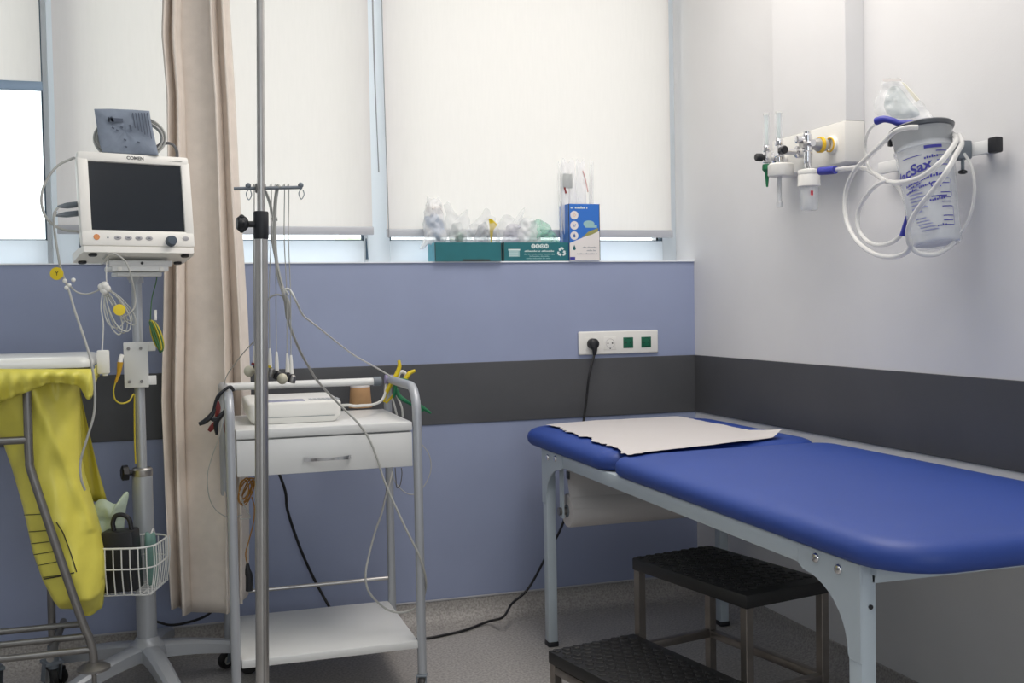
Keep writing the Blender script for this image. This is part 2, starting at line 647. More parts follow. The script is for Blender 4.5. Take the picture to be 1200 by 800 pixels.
cb = M()
NU, NV = 110, 60
rows = []
for k in range(NV + 1):
    v = k / NV
    row = []
    for j in range(NU + 1):
        u = j / NU
        z0 = .185 + .035 * (1 if u < .2 else 0) * 0.6
        zbot = .182 + .03 * max(0, 1 - u / .22) + .032 * max(0, (u - .78) / .22)
        z = zbot + (2.58 - zbot) * v
        xl, xr = interp(edgeL, z), interp(edgeR, z)
        a = warp(u) * 2 * PI * 3.4 + 1.2 + .35 * math.sin(z * 1.7)
        amp = .032 + .010 * math.sin(u * 9 + z * 1.3)
        if z > 1.2:
            amp *= .95
        y = YC - amp * math.sin(a) - .012 * math.sin(3 * a + z * 2) * .3
        dy = 0
        if z < .60:
            q = min(1, (.60 - z) / .2)
            dy = -.11 * q * q * (3 - 2 * q) * (1 if u < .8 else .8)
        x = xl + (xr - xl) * u + .008 * math.sin(2 * a + .6)
        y += .010 * noise.noise(Vector((u * 3, z * 1.6, 4)))
        row.append((x, y + dy, z))
    rows.append(row)
cb.rings(rows, closed_u=False)
cur = cb.build('curtain', curtain_cloth, ang=180)
sd = cur.modifiers.new('thickness', 'SOLIDIFY')
sd.thickness = .002
tag(cur, 'gathered beige curtain hanging full height behind the monitor stand', 'curtain')
M().box((-.6, YC, 2.60), (3.3, .03, .035), bev=.004).build('trim_5', white_enamel)['kind'] = 'structure'


# ================================================================== casters
def caster(parent, x, y, r=.025, rz=0.0, m=None, stem=.02):
    c, s_ = math.cos(rz), math.sin(rz)
    off = r * .6
    wx, wy = x + c * off, y + s_ * off
    f = M()
    f.cyl((x, y, r * 1.7), (x, y, 2 * r + stem), r * .32)
    for sg in (-1, 1):
        p = [(x + s_ * sg * r * .5, y - c * sg * r * .5, 2 * r * 1.02), (x + s_ * sg * r * .5 + c * r * .5, y - c * sg * r * .5 + s_ * r * .5, 2 * r * 1.02),
             (wx + s_ * sg * r * .5 + c * r * .3, wy - c * sg * r * .5 + s_ * r * .3, r * .8), (wx + s_ * sg * r * .5 - c * r * .3, wy - c * sg * r * .5 - s_ * r * .3, r * .8)]
        f.prism(p, (s_ * .003, -c * .003, 0))
    f.box((x + c * r * .2, y + s_ * r * .2, 2 * r * 1.03), (r * 1.2, r * 1.1, r * .22), rot=rz, bev=.002)
    o = f.build('caster', m or grey_plastic, parent)
    ax = Vector((s_, -c, 0))
    w = M().lathe([(r * .55, -.009), (r * .92, -.009), (r, -.005), (r, .005), (r * .92, .009), (r * .55, .009)], (wx, wy, r), ax, seg=24)
    w.build('wheel', black_rubber, o)
    M().lathe([(0, -.0095), (r * .5, -.0095), (r * .5, .0095), (0, .0095)], (wx, wy, r), ax, seg=18).build('hub', cable_grey, o)
    return o


# ================================================================== exam bed
bed = thing('examination_bed', 'blue padded examination bed with pale grey metal frame along the right wall', 'bed', (1.41, 2.38, 0))
XB0, XB1 = 1.087, 1.715        # outer faces of the two side rails
YB0, YB1 = 1.515, 3.135        # near and far leg faces


def pad(name, y0, y1, rs, parent, m):
    x0, x1 = 1.068, 1.748
    zb, zt = .617, .672
    prof = [(.030, zb), (.012, zb + .003), (.003, zb + .012), (0, zb + .025), (.004, zb + .038), (.014, zt - .008), (.030, zt - .002), (.055, zt), (.12, zt + .003), (.2, zt + .004)]
    r = M()
    rings = []
    for ins, z in prof:
        rings.append([(x, y, z) for x, y in rr_outline(x0 + ins, x1 - ins, y0 + ins, y1 - ins, [max(.012, q - ins) for q in rs])])
    r.rings(rings)
    return r.build(name, m, parent, ang=60)


YG = 2.585
pad('mattress', 1.395, YG - .003, (.12, .12, .085, .085), bed, blue_vinyl)
pad('head_cushion', YG + .003, 3.325, (.085, .085, .12, .12), bed, blue_vinyl)

fr = M()
for xr0, xr1 in ((XB0, XB0 + .025), (XB1 - .025, XB1)):
    fr.bx(xr0, xr1, YB0, YB1, .580, .617, bev=.003)
for yy in (YB0, 2.3, YB1 - .03):
    fr.bx(XB0 + .02, XB1 - .02, yy, yy + .03, .583, .615, bev=.003)
fr.build('frame', frame_grey, bed)


def gusset(xface, yleg, sgn):
    """flat corner plate with a concave edge between leg and rail"""
    pts = [(yleg, .617), (yleg + sgn * .185, .617), (yleg + sgn * .185, .580)]
    R_ = .15
    for k in range(0, 11):
        a = 0.5 * PI * k / 10
        # concave arc from the rail down to the leg
        pts.append((yleg + sgn * (.17 - .135 * math.sin(a)), .572 - .115 * (1 - math.cos(a))))
    pts += [(yleg + sgn * .03, .45), (yleg, .45)]
    g = M()
    g.prism([(xface - .002, y, z) for y, z in pts], (.004, 0, 0))
    return g.build('corner_plate', frame_grey, bed, smooth=False)


for xi, (xa, xb) in enumerate(((XB0, XB0 + .03), (XB1 - .03, XB1))):
    for (ya, yb, sgn, yl) in ((YB0, YB0 + .036, 1, YB0), (YB1 - .036, YB1, -1, YB1)):
        lg = M().bx(xa, xb, ya, yb, .012, .6165, bev=.003).build('leg', frame_grey, bed)
        M().bx(xa - .002, xb + .002, ya - .002, yb + .002, 0, .016, bev=.003).build('foot_cap', dark_plastic, lg)
        if xi == 0:
            cp = gusset(xa, yl, sgn)
            for dy, dz in ((.060, .597), (.128, .602)):
                M().lathe([(.0095, 0), (.0093, .002), (.0070, .0048), (.0005, .0060)], (xa - .002, yl + sgn * dy, dz), (-1, 0, 0), seg=14).build('bolt', chrome, cp)
M().bx(XB0 + .02, XB1 - .02, 1.5, 2.56, .600, .6165).build('base_board', frame_grey, bed, smooth=False)
M().bx(XB0 + .02, XB1 - .02, 2.61, 3.2, .600, .6165).build('head_board', frame_grey, bed, smooth=False)
M().bx(1.083, 1.0875, 2.892, 2.912, .556, .578, bev=.001).build('tube_end_cap', dark_plastic, bed)
hx = M()
hx.lathe([(.004, 0), (.004, .003), (.001, .003)], (1.105, YB0, .545), (0, -1, 0), seg=12)
hx.build('screw_hole', dark_plastic, bed)

# couch roll under the head end
roll = thing('paper_roll', 'wide paper couch roll slung under the head of the blue bed', 'paper roll', (1.4, 3.06, .38))
ry, rz_ = 3.03, .437
M().lathe([(.018, 0), (.049, 0), (.051, .004), (.051, .566), (.049, .57), (.018, .57)], (1.128, ry, rz_), (1, 0, 0), seg=36, caps=False).build('roll', paper_white, roll)
M().lathe([(.0175, -.002), (.0195, -.002), (.0195, .572), (.0175, .572)], (1.128, ry, rz_), (1, 0, 0), seg=20).build('core', grey_plastic, roll)
sh = M()
srow = []
for k in range(13):
    t = k / 12
    a = 0.15 + t * 0
    yy = ry - .052 * math.cos(.2) + .075 * t + .01 * math.sin(t * 5)
    zz = rz_ + .012 + (.598 - rz_ - .012) * t
    srow.append([(1.13 + .565 * u, yy + .003 * math.sin(u * 7 + t * 4), zz) for u in [i / 10 for i in range(11)]])
sh.rings(srow, closed_u=False)
so = sh.build('loose_sheet', paper_white, roll, ang=180)
so.modifiers.new('t', 'SOLIDIFY').thickness = .0008
M().cyl((1.10, ry, rz_), (1.72, ry, rz_), .012).build('axle', steel_dark, roll)
for xx in (1.112, 1.705):
    hb = M()
    hb.bx(xx - .003, xx + .003, ry - .012, ry + .012, rz_ - .02, .60)
    hb.build('hanger', frame_grey, roll, smooth=False)

# sheet of crepe paper on the head cushion
FL, FR_, NR, NL = W(640, 499, Z=.674), W(783, 486.5, Z=.676), W(917, 512, Z=.677), W(742, 533, Z=.676)


def padtop(p):
    e = min(p.x - 1.068, 1.748 - p.x, 3.325 - p.y)
    if e >= .06:
        return .6765
    if e < 0:
        return .65
    q = 1 - e / .06
    return .6765 - .030 * q ** 3


pm = M()
rows = []
for i in range(61):
    u = i / 60
    row = []
    for j in range(61):
        v = j / 60
        p = (FL.lerp(FR_, u)).lerp(NL.lerp(NR, u), v)
        tear = noise.noise(Vector((v * 9, 2.3, 0))) * .5 + noise.noise(Vector((v * 34, 7.1, 0))) * .25 + noise.noise(Vector((v * 90, 3.1, 0))) * .10
        tear2 = noise.noise(Vector((u * 8, 12.3, 0))) * .3 + noise.noise(Vector((u * 30, 17.1, 0))) * .15
        p = p + (FR_ - FL).normalized() * (.055 * tear * max(0, 1 - u * 4) + .02 * tear * max(0, u * 4 - 3))
        p = p + (NL - FL).normalized() * ((.014 + .03 * max(0, 1 - u * 3)) * tear2 * max(0, v * 5 - 4))
        p.z = padtop(p) + .0012 + .0014 * (1 + noise.noise(Vector((p.x * 14, p.y * 9, 1))))
        if abs(p.y - YG) < .03:
            p.z += 0
        cu_ = max(0, u - .93) / .07 * max(0, v - .75) / .25
        p.z += .020 * cu_
        row.append(p)
    rows.append(row)
pm.rings(rows, closed_u=False)
ps = pm.build('paper_sheet', paper_white, ang=180)
tag(ps, 'torn white paper sheet spread over the head of the blue bed', 'paper sheet')

# ================================================================== step stool
stool = thing('step_stool', 'two-step stool with black studded rubber treads and square steel legs', 'step stool', (1.12, 2.545, 0), rz=math.radians(-0))
A1 = math.radians(11.5)
ux, uy = Vector((math.cos(A1), math.sin(A1), 0)), Vector((math.sin(A1), -math.cos(A1), 0))
O2 = Vector((1.126, 2.546, 0))
TD, TW = .262, .44


def tread(o, z, dm):
    b_ = M()
    rot = Matrix((ux, -uy, Vector((0, 0, 1)))).transposed()
    c = o + ux * TD / 2 + uy * TW / 2 + Vector((0, 0, z - .016))
    b_.box(c, (TD, TW, .032), rot=rot, bev=.004)
    step = .029
    ny = int((TW - .02) / (step * .866))
    for j in range(ny):
        for i in range(int((TD - .02) / step)):
            q = o + ux * (.016 + step * (i + .5 * (j % 2))) + uy * (.016 + step * .866 * j)
            if (q - o).dot(ux) > TD - .013:
                continue
            b_.lathe([(.0122, 0), (.0120, .0016), (.0100, .0030)], (q.x, q.y, z - .0002), (0, 0, 1), seg=6)
    return b_.build('tread', black_rubber, stool, ang=25)


O1 = O2 - ux * (TD - .002)
tread(O2, .40, 0)
tread(O1, .20, 0)
tw = .022


def post(o, a, c, z):
    p = o + ux * a + uy * c
    rot = Matrix((ux, -uy, Vector((0, 0, 1)))).transposed()
    l = M().box(p + Vector((0, 0, z / 2 + .004)), (tw, tw, z - .008), rot=rot, bev=.0012, seg=1).build('leg', stool_steel, stool)
    M().box(p + Vector((0, 0, .006)), (tw + .003, tw + .003, .012), rot=rot, bev=.002).build('rubber_foot', black_rubber, l)


for a in (.014, TD - .014):
    for c in (.014, TW - .014):
        post(O2, a, c, .369)
for c in (.014, TW - .014):
    post(O1, .014, c, .169)
cb_ = M()
rot = Matrix((ux, -uy, Vector((0, 0, 1)))).transposed()


def bar(p, q, z, dz=.02, dx=.02):
    c = (p + q) / 2
    d = (q - p)
    ang = math.atan2(d.y, d.x)
    cb_.box(c + Vector((0, 0, z)), (d.length, dx, dz), rot=ang, bev=.0015)


for c in (.014, TW - .014):
    bar(O2 + uy * c + ux * .014, O2 + uy * c + ux * (TD - .014), .165)
    bar(O1 + uy * c + ux * .014, O2 + uy * c + ux * .014, .155)
for a in (TD - .014,):
    bar(O2 + ux * a + uy * .014, O2 + ux * a + uy * (TW - .014), .165)
bar(O1 + ux * .014 + uy * .014, O1 + ux * .014 + uy * (TW - .014), .155)
cb_.build('stretcher', stool_steel, stool)

# ================================================================== wall sockets
Sx0, Sx1 = W(677, 400, Y=YB).x, W(770, 400, Y=YB).x
sz0, sz1 = W(678, 416, Y=YB).z, W(678, 388.5, Y=YB).z
sock = thing('wall_socket', 'white four-gang wall socket plate, two outlets white and two green', 'socket', ((Sx0 + Sx1) / 2, YB, sz0))
M().bx(Sx0, Sx1, YB - .011, YB, sz0, sz1, bev=.005, seg=3).build('plate', white_plastic, sock)
szc = (sz0 + sz1) / 2 - .002
sxs = [Sx0 + (Sx1 - Sx0) * (.157 + .2285 * k) for k in range(4)]
for k, sx in enumerate(sxs):
    green = k >= 2
    s2 = .019 if green else .023
    ot = M().bx(sx - s2, sx + s2, YB - .0125, YB - .010, szc - s2, szc + s2, bev=.0008).build('outlet', green_square if green else white_plastic, sock)
    M().lathe([(.0165, -.0012), (.0165, .0004), (.0150, .0004), (.0140, -.0008), (.001, -.0009)], (sx, YB - .0125, szc), (0, -1, 0), seg=24).build(
        'well', green_dark if green else mat('socket_well', (196, 192, 190), .4), ot)
    pn = M()
    for dx in (-.0085, .0085):
        pn.lathe([(.0027, -.001), (.0027, .0009), (.0002, .0009)], (sx + dx, YB - .0125, szc), (0, -1, 0), seg=10)
    pn.lathe([(.0022, -.001), (.0022, .0006), (.0002, .0006)], (sx, YB - .0125, szc - s2 * .82), (0, -1, 0), seg=8)
    pn.build('pin_holes', dark_plastic, ot)

# black plug and its cord down behind the bed
plug = thing('power_cord', 'black plug in the first socket with cord running down behind the bed', 'power cord', (sxs[0], YB - .03, 0))
pb = M()
pb.lathe([(.0175, 0), (.019, .002), (.019, .022), (.016, .030), (.010, .034)], (sxs[0], YB - .0128, szc), (0, -1, 0), seg=24)
pb.tube([(sxs[0], YB - .034, szc - .005), (sxs[0] + .001, YB - .036, szc - .02), (sxs[0] + .001, YB - .033, szc - .038)], lambda t: .0125 - .006 * t, seg=14)
pb.build('plug', dark_plastic, plug)
c = [Vector((sxs[0] + .001, YB - .033, szc - .036)), W(690.5, 440, Y=3.43), W(687, 470, Y=3.43), W(683, 500, Y=3.42), W(676, 560, Y=3.40), W(664, 600, Y=3.40), W(656, 622, Y=3.40), W(644, 644, Y=3.40),
     W(620, 688, Y=3.39), W(600, 707, Y=3.36), Vector((1.0, 3.30, .05)), W(572, 728, Z=.012), W(545, 738, Z=.006), W(520, 744, Z=.005), W(496, 748, Z=.005), W(440, 752, Z=.005), W(400, 735, Z=.005)]
M().tube(c, .0042, seg=8).build('cord', black_cord, plug)
cable('power_cord', [Vector((.20, 3.44, .80)), W(330, 562, Y=3.43), W(337, 598, Y=3.43), W(351, 640, Y=3.43), W(366, 674, Y=3.43), W(382, 704, Y=3.40), W(395, 725, Y=3.36), W(415, 745, Z=.006), W(470, 738, Z=.006)],
      .0045, black_cord, 'black cord trailing down the blue wall behind the drawer cart', 'power cord')

# ================================================================== patient monitor on its rolling stand
SY = 3.15
pbot, ptop = W(172.5, 748, Y=SY), W(159, 312, Y=SY)
stand = thing('monitor_stand', 'rolling silver pole stand carrying the patient monitor', 'stand', (pbot.x, SY, 0))


def onpole(py):
    t = (py - 748) / (312 - 748)
    return pbot.lerp(ptop, t)


ax_ = (ptop - pbot).normalized()
M().cyl(onpole(752) - ax_ * .03, onpole(549), .0275, seg=28).build('column', silver_paint, stand)
M().lathe([(.0275, 0), (.0285, .002), (.0285, .018), (.024, .023)], onpole(556), ax_, seg=28).build('collar', steel, stand)
M().cyl(onpole(556), onpole(318), .0140, seg=22).build('pole', silver_paint, stand)
M().lathe([(.0145, 0), (.0195, .001), (.0195, .060), (.0225, .062), (.0225, .082), (.019, .084)], onpole(332), ax_, seg=24).build('sleeve', silver_paint, stand)
kb = M()
kp = onpole(551)
kd = Vector((-1, -.25, 0)).normalized()
kb.cyl(kp + kd * .02, kp + kd * .036, .008)
kb.lathe([(.016, 0), (.022, .002), (.022, .016), (.016, .02)], kp + kd * .036, kd, seg=7)
kb.build('clamp_knob', dark_plastic, stand)
# five-leg base
hub = onpole(748)
hz = .135
M().lathe([(.05, hz - .045), (.055, hz - .03), (.05, hz - .004), (.036, hz + .006), (.03, hz + .018)], (hub.x, hub.y, 0), seg=30).build('base_hub', silver_paint, stand)
LEG_A = [8, 80, 152, 224, 285]
for a in LEG_A:
    a = math.radians(a)
    d = Vector((math.cos(a), math.sin(a), 0))
    s = Vector((-d.y, d.x, 0))
    L = .30
    rings = []
    for k in range(9):
        t = k / 8
        p = Vector((hub.x, hub.y, 0)) + d * (.03 + (L - .03) * t)
        w = .026 - .006 * t
        ztop = hz + .0 - .045 * t ** 1.6
        zl = ztop - (.042 - .012 * t)
        rings.append([p + s * w + Vector((0, 0, zl)), p + s * w + Vector((0, 0, ztop - .008)), p + s * w * .6 + Vector((0, 0, ztop)),
                      p - s * w * .6 + Vector((0, 0, ztop)), p - s * w + Vector((0, 0, ztop - .008)), p - s * w + Vector((0, 0, zl))])
    lb = M().rings(rings).build('leg', silver_paint, stand, ang=40)
    q = Vector((hub.x, hub.y, 0)) + d * (L - .02)
    c = M()
    c.cyl((q.x, q.y, .05), (q.x, q.y, .066), .01)
    c.lathe([(.012, -.014), (.024, -.012), (.026, -.006), (.026, .006), (.024, .012), (.012, .014)], (q.x, q.y, .026), s, seg=22)
    c.box((q.x, q.y, .046), (.03, .036, .02), rot=a, bev=.006)
    c.build('caster', black_rubber, lb)
# white bracket plates with bolts
pc = onpole(426)
bp = M()
bp.box((pc.x - .006, SY - .022, pc.z), (.064, .004, .126), bev=.0015)
plate = bp.build('bracket_plate', white_enamel, stand)
for dx in (-.019, .013):
    for dz in (-.046, .046):
        M().lathe([(.0046, 0), (.0046, .003), (.003, .005)], (pc.x - .006 + dx, SY - .024, pc.z + dz), (0, -1, 0), seg=6).build('bolt', steel_dark, plate)
for dz in (-.044, .050):
    bp = M()
    bp.bx(pc.x + .012, pc.x + .046, SY - .016, SY - .012, pc.z + dz - .013, pc.z + dz + .013, bev=.001)
    bp.bx(pc.x - .035, pc.x + .030, SY - .020, SY + .02, pc.z + dz - .011, pc.z + dz + .011, bev=.002)
    bp.build('bracket_clamp', white_enamel, stand)

MYAW = .281
mux = Vector((math.cos(MYAW), math.sin(MYAW), 0))
mn = Vector((-math.sin(MYAW), math.cos(MYAW), 0))
TL_ = .135
mup = Vector((0, 0, 1)) * math.cos(TL_) + mn * math.sin(TL_)
mbk = mup.cross(mux) * -1
if mbk.dot(mn) < 0:
    mbk = -mbk
MC = Vector((-.082, 3.02, 1.371))


def mp(a, b, c):
    return MC + mux * a + mup * b + mbk * c


MX = Matrix.Translation(MC) @ Matrix((mux, mbk, mup)).transposed().to_4x4()   # local x right, y back, z up

# mount plates under the monitor
mt = M()
mb = MC + mux * 0 + Vector((0, 0, -.178)) + mn * .07
Rz = Matrix.Rotation(MYAW, 3, 'Z')
mt.box(mb + mux * .01 - mn * .045 + Vector((0, 0, .002)), (.165, .012, .017), rot=Rz, bev=.002)
mt.box(mb + mux * .01 + Vector((0, 0, .006)), (.165, .10, .006), rot=Rz, bev=.002)
mt.box(mb + mux * .008 - mn * .01 + Vector((0, 0, -.012)), (.150, .085, .014), rot=Rz, bev=.003)
mt.box(mb + mux * .010 - mn * .0 + Vector((0, 0, -.026)), (.118, .07, .012), rot=Rz, bev=.003)
mto = mt.build('mount_plate', white_enamel, stand)
for dx in (-.055, .055):
    M().lathe([(.006, 0), (.006, .003), (.002, .004)], mb + mux * (.008 + dx) - mn * .0525 + Vector((0, 0, -.012)), -mn, seg=12).build('bolt', white_plastic, mto)
M().lathe([(.004, 0), (.004, .001), (.001, .001)], mb + mux * .012 - mn * .051 + Vector((0, 0, .003)), -mn, seg=10).build('hole', dark_plastic, mto)
M().cyl(mb + Vector((0, 0, -.03)), onpole(318), .017).build('mount_neck', silver_paint, stand)

mon = thing('patient_monitor', 'off-white bedside patient monitor with a large dark screen and slate knob', 'monitor', MC + Vector((0, .06, -.168)))
bz = M()
x0, x1, z0, z1 = -.148, .145, -.134, .117
sx, sz_ = .1205, .0908
# frame of the bezel around the screen opening
bz.box((0, .010, (z1 + sz_) / 2), (x1 - x0 - .004, .026, z1 - sz_), bev=.006, xf=MX @ Matrix.Translation(((x0 + x1) / 2, 0, 0)))
bz.box((0, .010, (z0 - sz_) / 2), (x1 - x0, .026, -sz_ - z0), bev=.006, xf=MX @ Matrix.Translation(((x0 + x1) / 2, 0, 0)))
bz.box(((x0 - sx) / 2, .010, 0), (-sx - x0, .0255, 2 * sz_ + .02), bev=.004, xf=MX)
bz.box(((x1 + sx) / 2, .010, 0), (x1 - sx, .0255, 2 * sz_ + .02), bev=.004, xf=MX)
bz.build('bezel', cream_plastic, mon)
M().box((0, .006, 0), (2 * sx + .002, .006, 2 * sz_ + .002), xf=MX).build('screen', screen_glass, mon, smooth=False)
hs = M()
rings = []
for (c_, ins, dz) in ((.021, .003, .0), (.05, .006, .003), (.10, .020, .012), (.125, .03, .02)):
    rings.append([MX @ Vector((x, c_, z)) for x, z in rr_outline(x0 + ins, x1 - ins, z0 + ins * .5, z1 - dz - .002, (.012,) * 4, 4)])
hs.rings(rings)
hs.build('housing', cream_plastic, mon)
fb = M()
rings = []
for (c_, ins, zz) in ((-.001, .006, -.1505), (.0, .004, -.149), (.03, -.002, -.153), (.12, .0, -.158), (.135, .012, -.156)):
    rings.append([MX @ Vector((x0 + ins, c_, zz)), MX @ Vector((x1 - ins, c_, zz)), MX @ Vector((x1 - ins, c_, -.1345)), MX @ Vector((x0 + ins, c_, -.1345))])
fb.rings(rings)
fbo = fb.build('base', cream_plastic, mon, ang=30)
ft = M()
for a_, c_ in ((-.128, .10), (.125, .10), (-.118, .02), (.122, .02)):
    ft.lathe([(.009, 0), (.011, .002), (.011, .007)], MX @ Vector((a_, c_, -.1630 if c_ > .05 else -.1575)), mup, seg=14)
ft.build('rubber_feet', dark_plastic, mon)


def mlathe(prof, a, b, name, m, c=-.0025, seg=24, sxx=1.0, parent=None):
    t = M().lathe(prof, (0, 0, 0), (0, -1, 0), seg=seg)
    for v in t.bm.verts:
        v.co = MX @ Vector((v.co.x * sxx + a, v.co.y + c, v.co.z + b))
    return t.build(name, m, parent or mon)


pw = mlathe([(.0078, 0), (.0078, .0016), (.0068, .0022), (.0064, .0014), (.001, .0014)], -.111, -.111, 'power_button', orange_print)
mlathe([(.0024, 0), (.0024, .001), (.0005, .0012)], -.083, -.112, 'indicator', grey_plastic, seg=12)
btn = mat('button_grey', (176, 174, 178), .45)
for a_ in (-.058, -.031, -.004, .023):
    o = mlathe([(.0058, 0), (.0058, .0016), (.0048, .0022), (.0005, .0022)], a_, -.112, 'button', btn, sxx=1.6)
    k = M()
    k.box((a_, -.0050, -.112), (.006, .0006, .0022), xf=MX)
    k.build('symbol', knob_blue, o, smooth=False)
o = mlathe([(.0058, 0), (.0058, .0016), (.0048, .0022), (.0005, .0022)], .120, -.1105, 'button', btn, sxx=1.5)
mlathe([(.0145, 0), (.0145, .002), (.0128, .003), (.0128, .016), (.0115, .018), (.0005, .0185)], .0795, -.119, 'knob', knob_blue, seg=30)
text('logo', 'COMEN', .0125, lambda x, y: MX @ Vector((x + .0, -.0036, y + .1045)), mat('logo_grey', (92, 92, 92), .5), mon, bold=.0004)
small_print('lettering', (2, 13), .0034, lambda x, y: MX @ Vector((x + .108, -.0036, y + .1035)), mat('logo_grey', (92, 92, 92), .5), mon)

# grey plugs and cables at the left side of the monitor
plugs = thing('sensor_cables', 'pair of grey plugs with cables in the left side of the patient monitor', 'cables', MX @ Vector((-.19, .04, -.02)))
for k, (y_, py) in enumerate(((.025, 239.5), (.045, 250))):
    q = W(90, py, Y=3.04)
    e = W(68 if k == 0 else 66, py + 2.5, Y=3.0)
    d = (e - q).normalized()
    b_ = M()
    b_.tube([q + (q - e) * .18, q, q.lerp(e, .45), q.lerp(e, .75), e], lambda t: .0078 if t < .55 else .0078 - .0048 * (t - .55) / .45, seg=12, n=6)
    b_.build('plug', grey_plastic, plugs)
M().tube([W(68, 243, Y=3.0), W(63, 252, Y=2.99), W(64, 272, Y=2.99), W(68, 298, Y=2.99), W(72, 318, Y=2.99), W(80, 338, Y=2.98), W(88, 365, Y=2.92), W(100, 400, Y=2.83), W(107, 425, Y=2.80),
          W(111, 455, Y=2.80), W(110, 485, Y=2.80), W(101, 517, Y=2.80), W(94.5, 540, Y=2.80), W(95, 560, Y=2.80), W(99.5, 574, Y=2.81)], .0030, seg=8).build('cable', cable_grey, plugs)
M().tube([W(66, 248.5, Y=3.0), W(63.5, 258, Y=2.985), W(65, 280, Y=2.985), W(69.5, 306, Y=2.985), W(74, 322, Y=2.985), W(78, 334, Y=2.985)], .0026, seg=8).build('cable', cable_grey, plugs)
for k, (px, py, yy) in enumerate(((66.5, 320.5, 2.975),)):
    M().lathe([(.0005, -.003), (.0165, -.002), (.0165, .002), (.0005, .003)], W(px, py, Y=yy), (-.25, -1, .1), seg=22).build('yellow_tag', yellow_plastic, plugs)
    text('letter', 'Y', .016, lambda x, y: W(px, py, Y=yy - .0045) + Vector((x * .97, x * .25 * -1, y)), print_black, plugs)
nodes = M()
for px, py in ((76, 329), (81, 334), (86, 328), (78, 337)):
    nodes.ball(W(px, py, Y=2.98), .0058, seg=10)
nodes.build('cable_splitter', white_plastic, plugs)

cable('hose', [MX @ Vector((-.147, .03, .105)), W(84, 186, Y=3.03), W(68, 194, Y=3.02), W(54, 212, Y=3.01), W(48.5, 232, Y=3.0), W(52, 251, Y=3.0), W(62, 263, Y=3.0), W(76, 269.5, Y=3.01), W(90, 271, Y=3.03), MX @ Vector((-.138, .04, -.095))],
      .0034, cable_grey, 'grey hose bowing out from the left side of the patient monitor', 'hose')

# coiled white lead wires hanging in front of the pole
coil = thing('coiled_lead_wires', 'bundle of white lead wires looped beside the stand pole, with yellow tag', 'cables', W(118, 375, Y=3.0))
M().tube([W(83, 336, Y=2.99), W(90, 342, Y=2.99), W(101, 344.5, Y=2.99), W(112, 341.5, Y=2.99), W(119, 337.5, Y=2.99)], .0022).build('wire', cable_grey, coil)
for k, (ex, ey, wd) in enumerate(((158, 380, 10), (150, 388, 13), (145, 390, 12), (140, 392, 10), (154, 376, 7), (138, 384, 16))):
    yy = 2.985 + .004 * k
    x0_, y0_ = 123 + (k % 3) * 1.5, 338 + (k % 2) * 2
    dx, dy = ex - x0_, ey - y0_
    nx, ny = -dy / math.hypot(dx, dy), dx / math.hypot(dx, dy)
    pts = [W(x0_, y0_, Y=yy), W(x0_ + dx * .35 - nx * wd * .7, y0_ + dy * .35 - ny * wd * .7, Y=yy), W(x0_ + dx * .8 - nx * wd * .7, y0_ + dy * .8 - ny * wd * .7, Y=yy), W(ex, ey, Y=yy),
           W(x0_ + dx * .8 + nx * wd * .6, y0_ + dy * .8 + ny * wd * .6, Y=yy), W(x0_ + dx * .35 + nx * wd * .55, y0_ + dy * .35 + ny * wd * .55, Y=yy)]
    M().tube(pts, .0017, seg=7, closed=True).build('wire_loop', cable_white if k % 2 else cable_grey, coil)
tw_ = M()
for dx, dy, r_ in ((0, 0, .012), (-4, 1, .009), (3, 3, .010), (0, 6, .009), (-2, 5, .008)):
    tw_.ball(W(122.5 + dx, 335 + dy, Y=2.98), r_, seg=10)
tw_.build('cable_tie', white_plastic, coil)
M().tube([W(125, 335, Y=2.985), W(124.5, 322, Y=2.99), W(125, 308, Y=3.0), W(128, 300, Y=3.03)], .0016).build('wire', cable_white, coil)
M().tube([W(120.5, 340, Y=2.982), W(118.5, 360, Y=2.982), W(121, 378, Y=2.985), W(120.5, 395, Y=2.985), W(119.5, 412, Y=2.985)], .0019).build('wire', cable_white, coil)
M().lathe([(.0005, -.003), (.0150, -.002), (.0150, .002), (.0005, .003)], W(140, 363, Y=2.965), (.15, -1, .1), seg=22).build('yellow_tag', yellow_plastic, coil)
M().tube([W(121, 303, Y=3.01), W(128, 297, Y=2.965), W(138, 299, Y=2.955), W(148, 308, Y=2.955), W(154, 325, Y=2.96), W(158, 345, Y=2.98), W(158, 358, Y=2.98), W(153, 366, Y=2.975), W(142, 374, Y=2.975)], .0022).build('wire', cable_grey, coil)
bx_ = M()
q0 = W(121, 424, Y=2.985)
bx_.box(q0, (.031, .018, .062), bev=.004)
bx_.cyl(q0 + Vector((.004, 0, -.036)), q0 + Vector((.004, 0, -.028)), .006)
bx_.build('connector_box', white_plastic, coil)

# yellow-green earth wire coil on the right of the pole
ew = thing('earth_wire_coil', 'coil of yellow and green earth wire hung right of the stand pole', 'wire coil', W(183, 393, Y=3.10))
for k in range(9):
    cx, cy = 182 + .9 * (k % 4) + random.uniform(-1, 1), 394 + random.uniform(-1.5, 1.5)
    pts = []
    w_, h_ = 1.2 + 1.5 * (k % 4), 16 + (k % 3)
    for j in range(10):
        a = 2 * PI * j / 10
        xx, yy = w_ * math.cos(a), h_ * math.sin(a)
        pts.append(W(cx + xx * .95 + yy * .33, cy + yy - xx * .2, Y=3.085 + .004 * k))
    M().tube(pts, .0021, seg=7, closed=True, n=4).build('wire_loop', earth_wire if k % 2 else earth_green, ew)
M().tube([W(176, 378, Y=3.10), W(178, 350, Y=3.105), W(183, 330, Y=3.1), W(183.5, 317, Y=3.1), W(176, 313, Y=3.1)], .0014).build('wire', earth_green, ew)
M().cyl(W(182, 375, Y=3.098), W(182, 363, Y=3.098), .004).build('wire_lug', white_plastic, ew)
